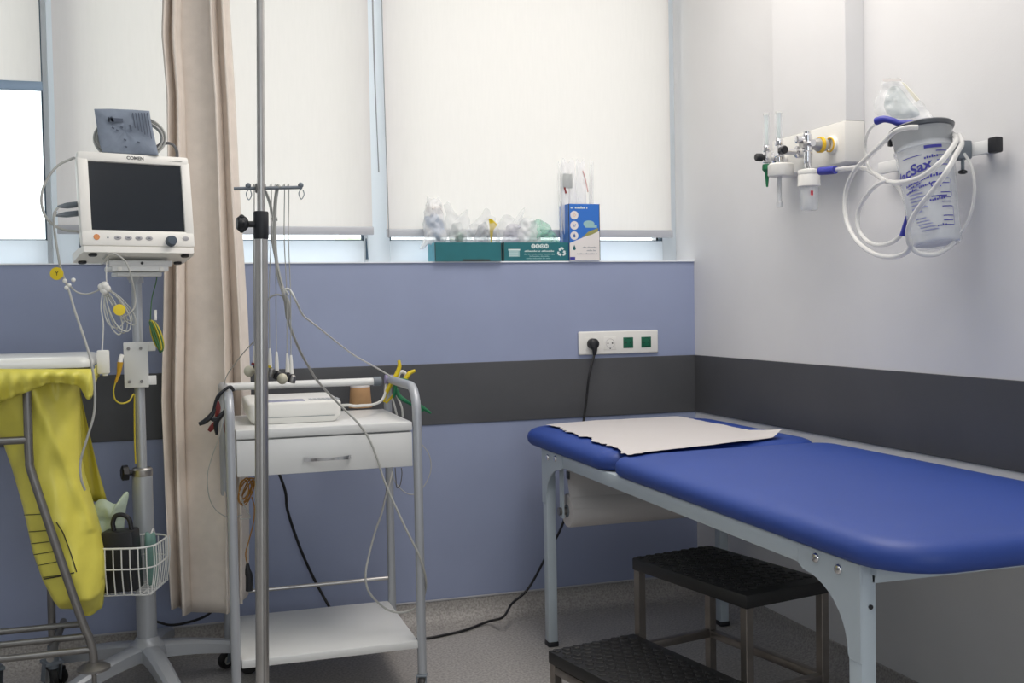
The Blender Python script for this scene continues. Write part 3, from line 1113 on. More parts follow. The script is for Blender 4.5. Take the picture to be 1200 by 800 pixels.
lug = thing('earth_plug', 'yellow earth plug with thin wire hooked left of the white bracket plate', 'plug', W(140, 430, Y=3.08))
M().tube([W(141, 424, Y=3.08), W(140, 432, Y=3.08), W(139, 438, Y=3.08), W(135.5, 448, Y=3.08)], lambda t: .008 - .0045 * t, seg=12).build('plug', mat('ochre_plug', (204, 158, 40), .5), lug)
M().tube([W(143, 416, Y=3.09), W(141.5, 420, Y=3.085), W(141, 425, Y=3.08)], .006).build('clip', white_plastic, lug)
M().tube([W(135.5, 447, Y=3.08), W(133, 458, Y=3.08), W(135, 468, Y=3.08), W(142, 472.5, Y=3.08), W(151, 470, Y=3.09), W(157, 462, Y=3.105), W(157.5, 480, Y=3.115), W(158, 520, Y=3.12), W(159, 543, Y=3.12)], .0022).build('wire', earth_wire, lug)

# folded pressure cuff on top of the monitor
cuff = thing('blood_pressure_cuff', 'folded grey-blue blood pressure cuff standing on top of the patient monitor', 'cuff', mp(-.04, .118, .06))
c4 = [W(111, 128.5, Y=3.06), W(131, 128.3, Y=3.06), W(155, 129.5, Y=3.06), W(175.5, 131, Y=3.06), W(177, 142, Y=3.06), W(181, 160, Y=3.06), W(186, 182.5, Y=3.06), W(160, 181, Y=3.06), W(135, 179.5, Y=3.06), W(120, 178, Y=3.06),
      W(116.5, 165, Y=3.06), W(114, 148, Y=3.06)]
cb2 = M()
cen = sum(c4, Vector()) / len(c4)
dense = []
for i, p in enumerate(c4):
    q = c4[(i + 1) % len(c4)]
    for k in range(4):
        dense.append(p.lerp(q, k / 4))
for off, th in ((-.016, .007), (-.001, .007), (.014, .007)):
    rings = []
    for q, yy in ((.0, -th), (.5, -th), (.92, -th), (1.0, -th * .45), (1.0, th * .45), (.92, th), (.5, th), (0, th)):
        rings.append([cen.lerp(p, max(q, .02)) + Vector((.002 * math.sin(off * 400), yy + off + .004 * noise.noise(p * 14), .0015 * math.sin(off * 500))) for p in dense])
    cb2.rings(rings)
cfo = cb2.build('cuff', cuff_cloth, cuff, ang=50)
cy_ = 3.06 - .0262


def cf(px, py):
    p = W(px, py, Y=cy_ - .0015)
    return p


ink = mat('cuff_ink', (92, 100, 116), .8)
pi_ = M()


def inkbar(xa, ya, xb, yb, w):
    a, b_ = cf(xa, ya), cf(xb, yb)
    d = (b_ - a).normalized()
    s_ = Vector((-d.z, 0, d.x)) * w / 2
    pi_.prism([a + s_, b_ + s_, b_ - s_, a - s_], (0, .001, 0))


inkbar(127, 140, 144, 141, .010)
inkbar(130, 136.5, 133, 145, .006)
inkbar(126.5, 140, 128.5, 140, .014)
for k in range(6):
    inkbar(155.5 + 3.4 * k, 132, 158.5 + 3.4 * k + k * .4, 150 + 2.5 * k, .0022)
for (xa, ya) in ((131, 149), (136, 152), (141, 148), (145, 163), (146, 171), (161, 166)):
    inkbar(xa, ya, xa + 3, ya + 1.5, .004)
inkbar(152, 146, 154, 154, .004)
pi_.build('printed_figure', ink, cuff, smooth=False)
for k in range(4):
    pts = []
    for j in range(16):
        a = 2 * PI * j / 16
        pts.append(W(152 + (42 - 1.6 * k) * math.cos(a), 158 + (27 - 2.2 * k) * math.sin(a) + 4, Y=3.083 + .0075 * (k % 2) + .002 * math.cos(a)))
    M().tube(pts, .0028, seg=8, closed=True, n=4).build('hose_loop', cable_grey, cuff)
M().tube([W(183, 172, Y=3.09), W(190, 168.5, Y=3.09), W(199, 168, Y=3.09), W(205, 172, Y=3.09), W(207.5, 179, Y=3.10), W(207.5, 186, Y=3.11)], .0042, seg=9).build('hose', cable_dark, cuff)

# wire basket on the column
BYAW = math.radians(-16)
bux, buy = Vector((math.cos(BYAW), math.sin(BYAW), 0)), Vector((-math.sin(BYAW), math.cos(BYAW), 0))
bfr = W(175, 642, Y=2.935)         # front right corner region of the rim
BW_, BD_ = .158, .175
BO = bfr + bux * .006
BO.z = 0
ZR, ZM, ZB_ = bfr.z, bfr.z - .055, bfr.z - .125


def bk(u, v, z, ins=0.0):
    """u: 0..1 from right to left along the front, v: 0..1 towards the column"""
    return BO - bux * (ins + (BW_ - 2 * ins) * u) + buy * (ins + (BD_ - 2 * ins) * v) + Vector((0, 0, z))


basket = thing('wire_basket', 'white wire basket hung on the monitor stand column', 'basket', bk(.5, .5, ZB_))
def loop_pts(ins, z, r=.05):
    o = rr_outline(ins, BW_ - ins, ins, BD_ - ins, (r,) * 4, 5)
    return [BO - bux * x + buy * y + Vector((0, 0, z)) for x, y in o]


M().tube(loop_pts(0, ZR), .0026, seg=8, closed=True, smooth=False).build('rim', white_enamel, basket)
M().tube(loop_pts(-.001, ZM), .0022, seg=8, closed=True, smooth=False).build('band_wire', white_enamel, basket)
for i in range(7):
    u = .09 + .82 * i / 6
    M().tube([bk(u, 0, ZR), bk(u, .0, ZM), bk(u, .05, ZB_ + .012), bk(u, .09, ZB_), bk(u, .5, ZB_), bk(u, .91, ZB_), bk(u, .95, ZB_ + .012), bk(u, 1, ZM), bk(u, 1, ZR)], .0017, seg=6, n=4).build('wire', white_enamel, basket)
for i in range(8):
    v = .1 + .8 * i / 7
    M().tube([bk(0, v, ZR), bk(.0, v, ZM), bk(.05, v, ZB_ + .012), bk(.09, v, ZB_ - .002), bk(.5, v, ZB_ - .002), bk(.91, v, ZB_ - .002), bk(.95, v, ZB_ + .012), bk(1, v, ZM), bk(1, v, ZR)], .0017, seg=6, n=4).build('wire', white_enamel, basket)
hk = M()
for u in (.35, .55):
    hk.tube([bk(u, 1, ZR), bk(u, 1.12, ZR + .01), bk(u, 1.2, ZR - .01)], .003, seg=8)
hk.build('hanger', white_enamel, basket)
# things in the basket
blk = thing('battery_pack', 'black box with a carrying loop standing in the wire basket', 'device', bk(.62, .35, ZB_ + .004))
mblk = Matrix.Translation(bk(.60, .27, ZB_ + .085)) @ Matrix.Rotation(BYAW, 4, 'Z') @ Matrix.Rotation(math.radians(-3), 4, 'Y')
M().box((0, 0, 0), (.088, .065, .160), bev=.006, xf=mblk).build('body', dark_plastic, blk)
M().tube([mblk @ Vector((x, 0, z)) for x, z in ((-.013, .078), (-.015, .10), (-.006, .118), (.012, .120), (.028, .108), (.032, .085), (.033, .076))], .0062, seg=9).build('handle', dark_plastic, blk)
pk = M().pillow([bk(.12, .62, ZB_ + .01), bk(.30, .60, ZB_ + .01), bk(.32, .60, ZR + .010), bk(.22, .61, ZR + .016), bk(.14, .62, ZR + .008)], buy, .009, seed=3)
tag(pk.build('film_packet', turquoise_film, ang=180), 'turquoise film packet tucked behind the black box in the wire basket', 'packet')
pk = M().pillow([W(110, 628, Y=3.085), W(110, 594, Y=3.085), W(120, 584, Y=3.085), W(136, 590, Y=3.085), W(146, 577, Y=3.085), W(151, 579, Y=3.085), W(147, 600, Y=3.085), W(142, 640, Y=3.085), W(126, 650, Y=3.085)], buy, .018, seed=11, nz=.5, fr=22, rings=9, samples=56)
tag(pk.build('plastic_bag', mat('pale_green_film', (206, 222, 204), .2, alpha=.62, bump=.8, bscale=50), ang=180), 'crumpled pale green plastic bag bulging from the wire basket', 'bag')

# ================================================================== laundry bag stand
BSY = 2.86
bs = thing('bag_stand', 'steel tube waste bag stand with a white lid and yellow bag', 'bag stand', (-.5, 3.02, 0))
SXM = -.42                        # middle of the stand


def stube(name, pts, r=.0105, m=steel_dark, n=6):
    return M().tube(pts, r, seg=14, n=n).build(name, m, bs)


lp = [W(31.5, 452, Y=BSY), W(33, 500, Y=BSY), W(34.5, 538, Y=BSY), W(38, 556, Y=BSY), W(66, 640, Y=BSY), W(96, 727, Y=BSY), W(105, 748, Y=BSY), W(109, 765, Y=BSY), W(110, 782, Y=BSY)]
stube('leg', lp)
stube('leg', [Vector((2 * SXM - p.x, p.y, p.z)) for p in lp])
BSR = 3.20
for sx in (-.345, 2 * SXM + .345):
    stube('leg', [Vector((sx, BSR, .93)), Vector((sx, BSR, .5)), Vector((sx, BSR, .14))])
zc_ = W(16, 516, Y=BSY).z
pcx = W(33.6, 516, Y=BSY).x
M().cyl((pcx, BSY, zc_), (2 * SXM - pcx, BSY, zc_), .0095).build('cross_bar', steel_dark, bs)
zbar = W(106, 761, Y=BSY).z
xb_ = lp[-2].x
for yy, pxr in ((BSY, 106), (2.985, 102), (3.11, 100)):
    xr_ = W(pxr, 750, Y=yy).x
    M().cyl((xr_, yy, zbar), (2 * SXM - xr_, yy, zbar), .0085).build('base_bar', steel_dark, bs)
for sx in (xb_ - .10, 2 * SXM - xb_ + .10):
    M().cyl((sx, BSY, zbar - .012), (sx, BSR, zbar - .012), .009).build('base_bar', steel_dark, bs)
fl = lp[-1]
for sx in (fl.x, 2 * SXM - fl.x):
    b_ = M().lathe([(.012, .014), (.03, .008), (.040, .002), (.040, -.004), (.030, -.008), (.006, -.010)], (sx, BSY, fl.z), seg=28)
    b_.cyl((sx, BSY, fl.z - .045), (sx, BSY, fl.z), .006)
    b_.build('bumper_disc', steel_dark, bs)
    caster(bs, sx, BSY, r=.045, rz=2.4, stem=.03)
for sx in (-.345, 2 * SXM + .345):
    caster(bs, sx, BSR, r=.045, rz=2.0, stem=.05)
ring = M()
zt_ = .915
ring.tube([Vector((x, y, zt_)) for x, y in rr_outline(2 * SXM + .225, -.225, BSY + .02, BSR, (.05,) * 4, 5)], .008, seg=10, closed=True, smooth=False)
ring.build('top_ring', steel_dark, bs)
# lid
lz0, lz1 = W(104, 431, Y=BSY - .02).z, W(104, 417, Y=BSY - .02).z
lx1 = W(106.5, 430, Y=BSY - .02).x
ld = M()
prof = [(.010, lz0), (.002, lz0 + .002), (0, lz0 + .012), (.004, lz0 + .020), (.010, lz1 - .004), (.020, lz1 - .001), (.05, lz1)]
rings = []
for ins, z in prof:
    rings.append([(x, y, z) for x, y in rr_outline(2 * SXM - lx1 + ins, lx1 - ins, BSY - .03 + ins, BSR + .04 - ins, (.03,) * 4, 6)])
ld.rings(rings)
lid = ld.build('lid', lid_white, bs, ang=60)

# yellow bag
BC = 3.0
bagL = [(434, -70), (470, -40), (510, 0), (545, 12), (590, 25), (640, 36), (680, 50), (705, 66), (724, 96)]
bagR = [(434, 90), (452, 91), (500, 92), (540, 93.5), (560, 97), (590, 106), (627, 117), (655, 123), (688, 123), (717, 119), (724, 110)]
bag = thing('waste_bag', 'yellow plastic waste bag hanging under the white lid', 'bag', (-.3, BC, .3))
b_ = M()
rings = []
for k in range(91):
    py = 436 + (724 - 436) * k / 90
    l, r_ = W(interp(bagL, py), py, Y=2.95), W(interp(bagR, py), py, Y=2.95)
    hw = (r_.x - l.x) / 2
    cx = (r_.x + l.x) / 2
    z = r_.z
    t = k / 90
    dpt = .110 * (1 - .12 * t) if t < .9 else .097 * max(.12, (1 - t) / .1)
    ring = []
    for j in range(132):
        a = 2 * PI * j / 132
        ca, sa = math.cos(a), math.sin(a)
        e = .72
        x = cx + hw * math.copysign(abs(ca) ** e, ca)
        y = BC + dpt * math.copysign(abs(sa) ** e, sa)
        p = Vector((x, y, z))
        # long creases that run down the film
        cr = -.030 * math.exp(-((x + .325 - (.86 - z) * .36) / .022) ** 2) * (1 if z > .5 else 0) - .02 * math.exp(-((x + .285 - (.9 - z) * .2) / .018) ** 2) + noise.noise(Vector((x * 16 + z * 3.5, 3.1, z * 1.1))) * .034 + noise.noise(Vector((x * 34 - z * 9, 8, z * 4))) * .009
        cr += .012 * noise.noise(p * 11)
        if t > .84:
            p.z += .02 * noise.noise(Vector((x * 25, y * 9, 2)))
        p.y += (cr if sa < 0 else -cr) * abs(sa)
        ring.append(p)
    rings.append(ring)
b_.rings(rings)
bagf = b_.build('bag_film', yellow_film, bag, ang=180)
# loose side flap of the film behind
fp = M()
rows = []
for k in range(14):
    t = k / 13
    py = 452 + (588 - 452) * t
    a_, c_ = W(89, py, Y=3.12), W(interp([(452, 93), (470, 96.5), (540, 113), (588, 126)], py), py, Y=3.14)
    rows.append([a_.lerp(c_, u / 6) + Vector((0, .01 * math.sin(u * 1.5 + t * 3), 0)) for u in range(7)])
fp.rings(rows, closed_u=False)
fo = fp.build('film_flap', yellow_film_shaded, bag, ang=180)
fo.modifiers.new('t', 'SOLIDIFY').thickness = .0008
# cuff of the bag folded over the ring
cu_ = M()
low = [(-60, 480), (-20, 476), (0, 472), (14, 466), (35, 458), (52, 451), (63, 448.5), (76, 450), (85, 451), (92, 453), (96, 458), (101, 467), (105.5, 468), (108.5, 463), (109.5, 450)]
rows = []
path = []
for i, (px, py) in enumerate(low):
    path.append((px, py))
cols = smooth_path([Vector((a, b2, 0)) for a, b2 in path], 5)
for k in range(9):
    t = k / 8
    row = []
    for i, q in enumerate(cols):
        u = i / (len(cols) - 1)
        yy = BSY - .030 + .012 * math.sin(q.x * .35) * t + .02 * max(0, u - .86) / .14
        top = 432
        py = top + (q.y - top) * t
        p = W(q.x, py, Y=yy - .016 * math.sin(PI * min(1, t * 1.2)))
        p.y += .006 * noise.noise(p * 9)
        row.append(p)
    rows.append(row)
# turned-in edge
rows.append([Vector((p.x, p.y + .03, p.z + .012)) for p in rows[-1]])
# round the right end of the stand
for row in rows:
    e = row[-1]
    row.extend([Vector((e.x + .004, e.y + .03, e.z)), Vector((e.x - .004, e.y + .12, e.z + .002)), Vector((e.x - .004, e.y + .28, e.z + .004))])
cu_.rings(rows, closed_u=False)
cfo = cu_.build('folded_cuff', yellow_film, bag, ang=180)
sm = cfo.modifiers.new('t', 'SOLIDIFY')
sm.thickness = .0012
# printed outline and ruled lines on the film, laid on the bag surface
bvh_src = bagf
from mathutils.bvhtree import BVHTree
_vs = [WM[bagf] @ v.co for v in bagf.data.vertices]
BV = BVHTree.FromPolygons(_vs, [list(p.vertices) for p in bagf.data.polygons])


def onbag(px, py):
    d = (W(px, py, Y=2.9) - CAM).normalized()
    h = BV.ray_cast(CAM, d)
    return (h[0] + h[1] * .0012 * (1 if h[1].dot(d) < 0 else -1)) if h[0] else None


pr = M()


def bagline(pts, r=.0011):
    q = []
    for p0, p1 in zip(pts, pts[1:]):
        for k in range(8):
            t = k / 8
            h = onbag(p0[0] + (p1[0] - p0[0]) * t, p0[1] + (p1[1] - p0[1]) * t)
            if h is not None:
                q.append(h)
    if len(q) > 2:
        pr.tube(q, r, seg=5, smooth=False)


for k, (ya, yb) in enumerate(((603, 601), (623, 620), (637, 632), (650, 643), (663, 655), (677, 672))):
    bagline([(29 + k * 2.8, ya), (50 + k * 3, (ya + yb) / 2 - 0), (58 + k * 5, yb)], .0010)
bagline([(46, 679), (70, 675), (89.5, 670)], .0016)
bagline([(89.5, 670), (82, 645), (73, 622), (65, 610)], .0014)
pr.build('printed_lines', print_black, bag, smooth=False)

# ================================================================== drawer cart
CX0, CX1, CY0, CY1 = .147, .615, 2.85, 3.30
ZT = .752
cart = thing('drawer_cart', 'white steel drawer cart with tube side frames and casters in front of the blue wall', 'cart', ((CX0 + CX1) / 2, (CY0 + CY1) / 2, 0))
for sx in (CX0 - .014, CX1 + .014):
    ya, yb = CY0 + .005, CY1 - .03
    za = .845
    pts = [(sx, ya, .055), (sx, ya, .40), (sx, ya, za - .075)]
    arc = [(sx, ya + .075 * (1 - math.cos(a)), za - .075 * (1 - math.sin(a))) for a in [0.5 * PI * k / 6 for k in range(1, 7)]]
    arc2 = [(sx, yb - .05 * (1 - math.sin(a)), za - .05 * (1 - math.cos(a))) for a in [0.5 * PI * k / 6 for k in range(0, 7)]]
    M().tube(pts + arc + arc2 + [(sx, yb, .4), (sx, yb, .055)], .0125, seg=16, smooth=False).build('side_frame', silver_paint, cart)
    for yy, rz in ((ya, -1.9), (yb, -2.4)):
        caster(cart, sx, yy, r=.025, rz=rz, stem=.005)
yb = CY1 - .03
rail = M().cyl((CX0 - .014, yb - .0, .838), (CX1 - .012, yb, .838), .0115)
rail.build('top_rail', white_enamel, cart)
M().cyl((CX1 - .030, yb, .838), (CX1 - .006, yb, .838), .0145).build('rail_joint', grey_plastic, cart)
M().cyl((CX0 - .014, yb, .222), (CX1 + .014, yb, .222), .006).build('lower_rail', steel, cart)
tt = M()
tt.bx(CX0, CX1, CY0, CY1 - .035, ZT - .024, ZT, bev=.003)
tt.build('top', white_enamel, cart)
M().bx(CX0 + .002, CX1 - .002, CY0 + .022, CY1 - .04, .628, ZT - .026, bev=.002).build('drawer_box', white_enamel, cart)
dr = M().bx(CX0 + .001, CX1 - .001, CY0 + .002, CY0 + .022, .630, ZT - .028, bev=.002).build('drawer', white_enamel, cart)
h0, h1 = W(356, 537, Y=CY0), W(411, 536, Y=CY0)
hz_ = (h0.z + h1.z) / 2
hd = M()
rows = []
for k in range(15):
    t = k / 14
    x = h0.x + (h1.x - h0.x) * t
    o = .020 * math.sin(PI * min(1, max(0, (t * 1.0)))) ** .5
    hh = .0055 - .002 * math.sin(PI * t)
    yy = CY0 - .001 - o
    rows.append([(x, yy - .003, hz_ - hh), (x, yy - .003, hz_ + hh), (x, yy + .003, hz_ + hh), (x, yy + .003, hz_ - hh)])
hd.rings(rows)
hd.build('handle', chrome, dr, ang=50)
sh_ = M()
sz0_, sz1_ = .126, .148
sh_.bx(CX0, CX1 + .004, CY0, CY1 - .02, sz0_, sz1_, bev=.003)
sh_.build('shelf', white_enamel, cart)

# recorder on the cart
mc = thing('ecg_recorder', 'flat white heart recorder lying on top of the drawer cart', 'device', (.28, 3.04, ZT))
ra, rb_ = W(291, 493, Y=2.955), W(401, 489, Y=2.955)
rx0, rx1 = ra.x, rb_.x
rd = M()
rings = []
for ins, z in ((.014, ZT + .001), (.008, ZT + .008), (.002, ZT + .016), (0, ZT + .03), (.0, ZT + .052), (.003, ZT + .057), (.009, ZT + .059)):
    rings.append([(x, y, z + max(0, (y - 2.96)) * .02) for x, y in rr_outline(rx0 + ins, rx1 - ins, 2.955 + ins * .5, 3.215 - ins, (.02, .02, .02, .02), 5)])
rd.rings(rings)
rec = rd.build('case', white_plastic, mc, ang=45)
zz = ZT + .0595
M().bx(rx0 + .035, rx0 + .155, 2.975, 3.03, zz - .002, zz + .0016, bev=.001).build('display', mat('lavender_grey', (150, 152, 176), .3), mc)
ky = M()
for i in range(7):
    for j in range(3):
        ky.bx(rx0 + .170 + .012 * i, rx0 + .179 + .012 * i, 2.978 + .02 * j, 2.99 + .02 * j, zz, zz + .002)
ky.build('key_pad', mat('key_grey', (178, 180, 184), .5), mc, smooth=False)
M().bx(rx0 + .02, rx1 - .02, 2.955 - .0006, 2.9556, ZT + .018, ZT + .019).build('seam', grey_plastic, mc, smooth=False)

# paper cup upside down
cz = ZT + .0005
cpx = W(422.5, 477, Z=cz)
cup = thing('paper_cup', 'upturned brown paper cup on the drawer cart', 'cup', (cpx.x, cpx.y, cz))
pxm = cpx.y / 1249
M().lathe([(13.8 * pxm, 0), (13.8 * pxm, .002), (13.2 * pxm, .003), (11.6 * pxm, .064)], cpx, seg=32).build('sleeve', kraft, cup)
M().lathe([(11.6 * pxm, .064), (11.2 * pxm, .0755), (10.6 * pxm, .0765), (10.0 * pxm, .074), (.001, .0738)], cpx, seg=32).build('base_rim', white_card, cup)

# ================================================================== drip stand in front
ivb, ivt = W(307.5, 800, Y=2.30), W(305, 0, Y=2.30)
da = (ivt - ivb).normalized()
ivf = ivb - da * (ivb.z / da.z)


def oniv(z):
    return ivf + da * (z / da.z)


iv = thing('drip_stand', 'tall steel drip stand with black clamp standing in front of the drawer cart', 'drip stand', ivf)
M().cyl(oniv(.12), oniv(1.235), .0140, seg=26).build('lower_tube', steel, iv)
M().cyl(oniv(1.20), oniv(2.05), .0080, seg=20).build('upper_tube', steel, iv)
seam = M()
seam.cyl(oniv(.12) + Vector((.002, -.0136, 0)), oniv(1.235) + Vector((.002, -.0136, 0)), .0012, seg=6)
seam.build('tube_seam', steel_dark, iv)
cl = M()
cl.lathe([(.0145, 0), (.0158, .003), (.0158, .055), (.0145, .058)], oniv(1.212), da, seg=24)
q = oniv(1.243)
cl.cyl(q, q + Vector((-.03, -.004, 0)), .0065)
clo = cl.build('clamp', dark_plastic, iv)
kn = M()
kq = q + Vector((-.026, -.004, .001))
pro = [(.006, 0), (.012, .003), (.015, .007), (.015, .020), (.012, .024)]
kn.lathe(pro, kq, (-1, -.15, 0), seg=18)
for k in range(6):
    a = 2 * PI * k / 6
    kn.ball(kq + Vector((-.0135, .0, 0)) + Vector((0, math.cos(a), math.sin(a))) * .0145, .0062, seg=8)
kn.build('clamp_knob', dark_plastic, iv)
yb2 = 2.318
ba, bb = W(274, 221, Y=yb2), W(354, 219.5, Y=yb2)
M().cyl(ba, bb, .0036, seg=10).build('hook_bar', grey_plastic, iv)
hkp = M()
hkp.box(oniv(1.320) + Vector((0, .011, 0)), (.022, .016, .02), bev=.003)
hkp.build('bar_bracket', steel_dark, iv)
for px, yy in ((291, 219.8), (352.5, 219.2)):
    o = M()
    p = W(px, yy, Y=yb2)
    o.ball(p + Vector((0, 0, .004)), .0062, seg=10)
    o.tube([p + Vector((0, -.004, -.004)), p + Vector((-.005, -.004, -.014)), p + Vector((0, -.004, -.026)), p + Vector((.006, -.004, -.016)), p + Vector((.004, -.004, -.006))], .0011, seg=6)
    o.build('hook', grey_plastic, iv)
for k in range(5):
    a = 2 * PI * k / 5 + .3
    d = Vector((math.cos(a), math.sin(a), 0))
    lg = M().tube([ivf + Vector((0, 0, .115)) + d * .02, ivf + d * .14 + Vector((0, 0, .095)), ivf + d * .25 + Vector((0, 0, .066))], .0125, seg=10).build('leg', steel, iv)
    qq = ivf + d * .24
    caster(iv, qq.x, qq.y, r=.025, rz=a + .4, stem=.006)
M().lathe([(.03, .09), (.034, .1), (.034, .125), (.02, .14), (.016, .16)], ivf, seg=24).build('base_hub', steel_dark, iv)

# ================================================================== heart-lead cable over the drip stand and cart
ecg = thing('ecg_lead_set', 'grey heart monitor lead set hung over the drip stand hook bar', 'cables', W(337, 355, Y=2.345))
LY = 2.335
# trunk: comes from recorder, passes the joint, runs over the bar
M().tube([W(337, 372, Y=2.36), W(342, 388, Y=2.38), W(352, 412, Y=2.45), W(362, 430, Y=2.55), W(372, 446, Y=2.68), W(388, 464, Y=2.80), W(402, 478, Y=2.835), W(420, 496, Y=2.835), W(433, 515, Y=2.835), W(443, 540, Y=2.835), W(450, 562, Y=2.835),
          W(462, 590, Y=2.83), W(477, 622, Y=2.82), W(490, 648, Y=2.82), W(497, 668, Y=2.83), W(499, 688, Y=2.86), W(492, 708, Y=2.92), W(474, 717, Y=2.95), W(456, 715, Y=2.95), W(441, 704, Y=2.93), W(431, 690, Y=2.92), W(428.5, 672, Y=2.92),
          W(433, 648, Y=2.94), W(440, 622, Y=2.96), W(447, 602, Y=2.99), W(453, 578, Y=3.05), W(460, 553, Y=3.12)], .0030, seg=9).build('trunk_cable', cable_grey, ecg)
M().tube([W(332, 345, Y=LY), W(336, 353, Y=LY + .01), W(337.5, 366, Y=LY + .015), W(337.5, 374, Y=LY + .02)], lambda t: .0045 + .0022 * math.sin(PI * t), seg=12).build('splitter', cable_grey, ecg)
M().tube([W(333, 344, Y=LY), W(326, 318, Y=LY), W(322.5, 290, Y=LY), W(322, 262, Y=LY), W(322.5, 240, Y=LY), W(324, 226, Y=LY), W(326, 218, Y=LY - .008), W(328, 220, Y=LY - .02)], .0038, seg=8).build('lead_bundle', cable_grey, ecg)
for pts in ([(333, 346), (328, 325), (320, 290), (318, 262), (317, 245), (313, 231), (309, 221)], [(332, 346), (325, 322), (321, 285), (320, 255), (317, 238), (312, 224)]):
    M().tube([W(a, b_, Y=LY - .004) for a, b_ in pts], .0017, seg=7).build('lead_wire', cable_grey, ecg)
M().tube([W(338, 345, Y=LY), W(334, 339, Y=LY), W(340, 340, Y=LY), W(347, 353, Y=LY), W(355, 369, Y=2.42), W(366, 378, Y=2.5), W(380, 389, Y=2.62), W(400, 405, Y=2.78), W(418, 418, Y=2.93), W(440, 430, Y=3.08), W(458, 441, Y=3.17)], .0024, seg=8).build('limb_wire', cable_white, ecg)
M().tube([W(332, 347, Y=LY), W(325, 345, Y=LY), W(317, 348, Y=LY), W(311, 356, Y=LY + .01), W(306, 374, Y=2.36), W(303, 395, Y=2.42)], .0020, seg=8).build('limb_wire', cable_grey, ecg)
M().tube([W(303, 395, Y=2.42), W(290, 408, Y=2.6), W(277, 424, Y=2.8), W(265, 442, Y=3.0), W(262, 460, Y=3.12), W(262, 480, Y=3.13), W(257, 510, Y=3.12), W(247, 540, Y=3.12), W(243, 560, Y=3.11), W(246, 585, Y=3.11), W(256, 600, Y=3.11), W(270, 606, Y=3.11), W(284, 603, Y=3.11)],
         .0014, seg=7).build('limb_wire', cable_grey, ecg)
for k, (px, yb_, pt) in enumerate(((298, 405, 297), (316, 408, 317), (324, 412, 322.5), (336.5, 414, 332.5), (341, 416, 337.5))):
    o = M().tube([W(pt - 1.5, 221, Y=LY - .014), W(pt, 216.5, Y=LY - .008), W(pt + 1, 222, Y=LY), W(pt + .6, 280, Y=LY), W(px - .6, 340, Y=LY), W(px, yb_, Y=LY)], .0011, seg=6).build('lead_wire', cable_grey, ecg)
    M().tube([W(px, yb_, Y=LY), W(px + .3, yb_ + 8, Y=LY), W(px + .5, yb_ + 22, Y=LY)], lambda t: .0022 + .0024 * t, seg=10).build('lead_plug', cream_plastic, o)
    q = W(px + 1.5, yb_ + 27, Y=LY)
    M().lathe([(.003, .008), (.006, .006), (.008, .0), (.009, -.006), (.009, -.009)], q, (.3, -.2, 1), seg=14).build('electrode_cup', [dark_plastic, steel_dark, dark_plastic, dark_plastic, steel_dark][k], o)
    if k in (0, 3):
        M().ball(q + Vector((-.014, -.01, -.004)), .0115, sz=1.05, seg=14).build('suction_bulb', bulb_rubber, o)
    if k in (0, 1):
        M().cyl(q + Vector((-.004, 0, .008)), q + Vector((-.003, 0, .013)), .0052).build('colour_ring', red_plastic if k == 0 else yellow_plastic, o)
tie = M().tube([W(319, 257, Y=LY), W(325, 256.5, Y=LY)], .0042, seg=8)
tie.build('cable_tie', cable_grey, ecg)

cable('recorder_cable', [W(398, 475, Y=3.05), W(408, 474.5, Y=3.02), W(416, 475.5, Y=3.02), W(424, 475, Y=3.02), W(436, 474, Y=3.06), W(446, 470, Y=3.12), W(451, 462, Y=3.18), W(453, 450, Y=3.22)], .0042, cable_white,
      'thick white cable with clip lying beside the upturned cup on the cart', 'cable')

# ---- limb clamps on the cart rails
def clamp(name, label, loc, m, arms, strap=None, strapm=None, w=.0065):
    t = thing(name, label, 'clamp', loc, 'electrode clamps hung on the cart rails')
    for k, a in enumerate(arms):
        M().tube(a, lambda q: w * (.55 + .6 * math.sin(PI * min(1, q * .9 + .1))), seg=9).build('jaw', m, t)
    if strap:
        M().tube(strap, w * .62, seg=8).build('strap', strapm or m, t)
    return t


Lx = 2.90
clamp('limb_clamp', 'black electrode clamp hung over the curved front tube at the left of the cart', W(250, 490, Y=Lx), dark_plastic,
      [[W(233, 497, Y=Lx), W(241, 493, Y=Lx), W(248, 486, Y=Lx), W(252, 478, Y=Lx)], [W(264, 481, Y=Lx), W(258, 488, Y=Lx), W(254, 493, Y=Lx), W(253, 500, Y=Lx), W(254, 509, Y=Lx)], [W(246, 489, Y=Lx), W(252, 491, Y=Lx), W(258, 489, Y=Lx)]],
      [W(250, 482, Y=Lx), W(253, 470, Y=Lx), W(256, 463, Y=Lx), W(263, 457, Y=Lx), W(270, 453, Y=Lx), W(274, 458, Y=Lx)])
clamp('limb_clamp', 'dark red electrode clamp hung behind the black clamp at the cart', W(255, 490, Y=2.93), red_plastic,
      [[W(245, 505, Y=2.93), W(249, 500, Y=2.93), W(253, 494, Y=2.93)], [W(254, 488, Y=2.93), W(255.5, 478, Y=2.93), W(254, 468, Y=2.93)], [W(266, 490, Y=2.93), W(265, 499, Y=2.93), W(266, 509, Y=2.93)]],
      [W(254, 470, Y=2.93), W(258, 462, Y=2.93), W(266, 455.5, Y=2.93), W(272, 455, Y=2.93)], dark_plastic)
Rx = 3.19
clamp('limb_clamp', 'yellow electrode clamp standing up from the right end of the cart rail', W(462, 445, Y=Rx), yellow_plastic,
      [[W(467.5, 422, Y=Rx), W(468, 430, Y=Rx), W(464, 440, Y=Rx), W(457, 452, Y=Rx), W(452, 462, Y=Rx), W(450, 471, Y=Rx)], [W(486.5, 434, Y=Rx), W(480, 437, Y=Rx), W(477, 441, Y=Rx), W(472, 447, Y=Rx), W(464, 452, Y=Rx)]],
      [W(452, 472, Y=Rx), W(456, 468, Y=Rx), W(461, 463, Y=Rx)], w=.0062)
Gx = 3.17
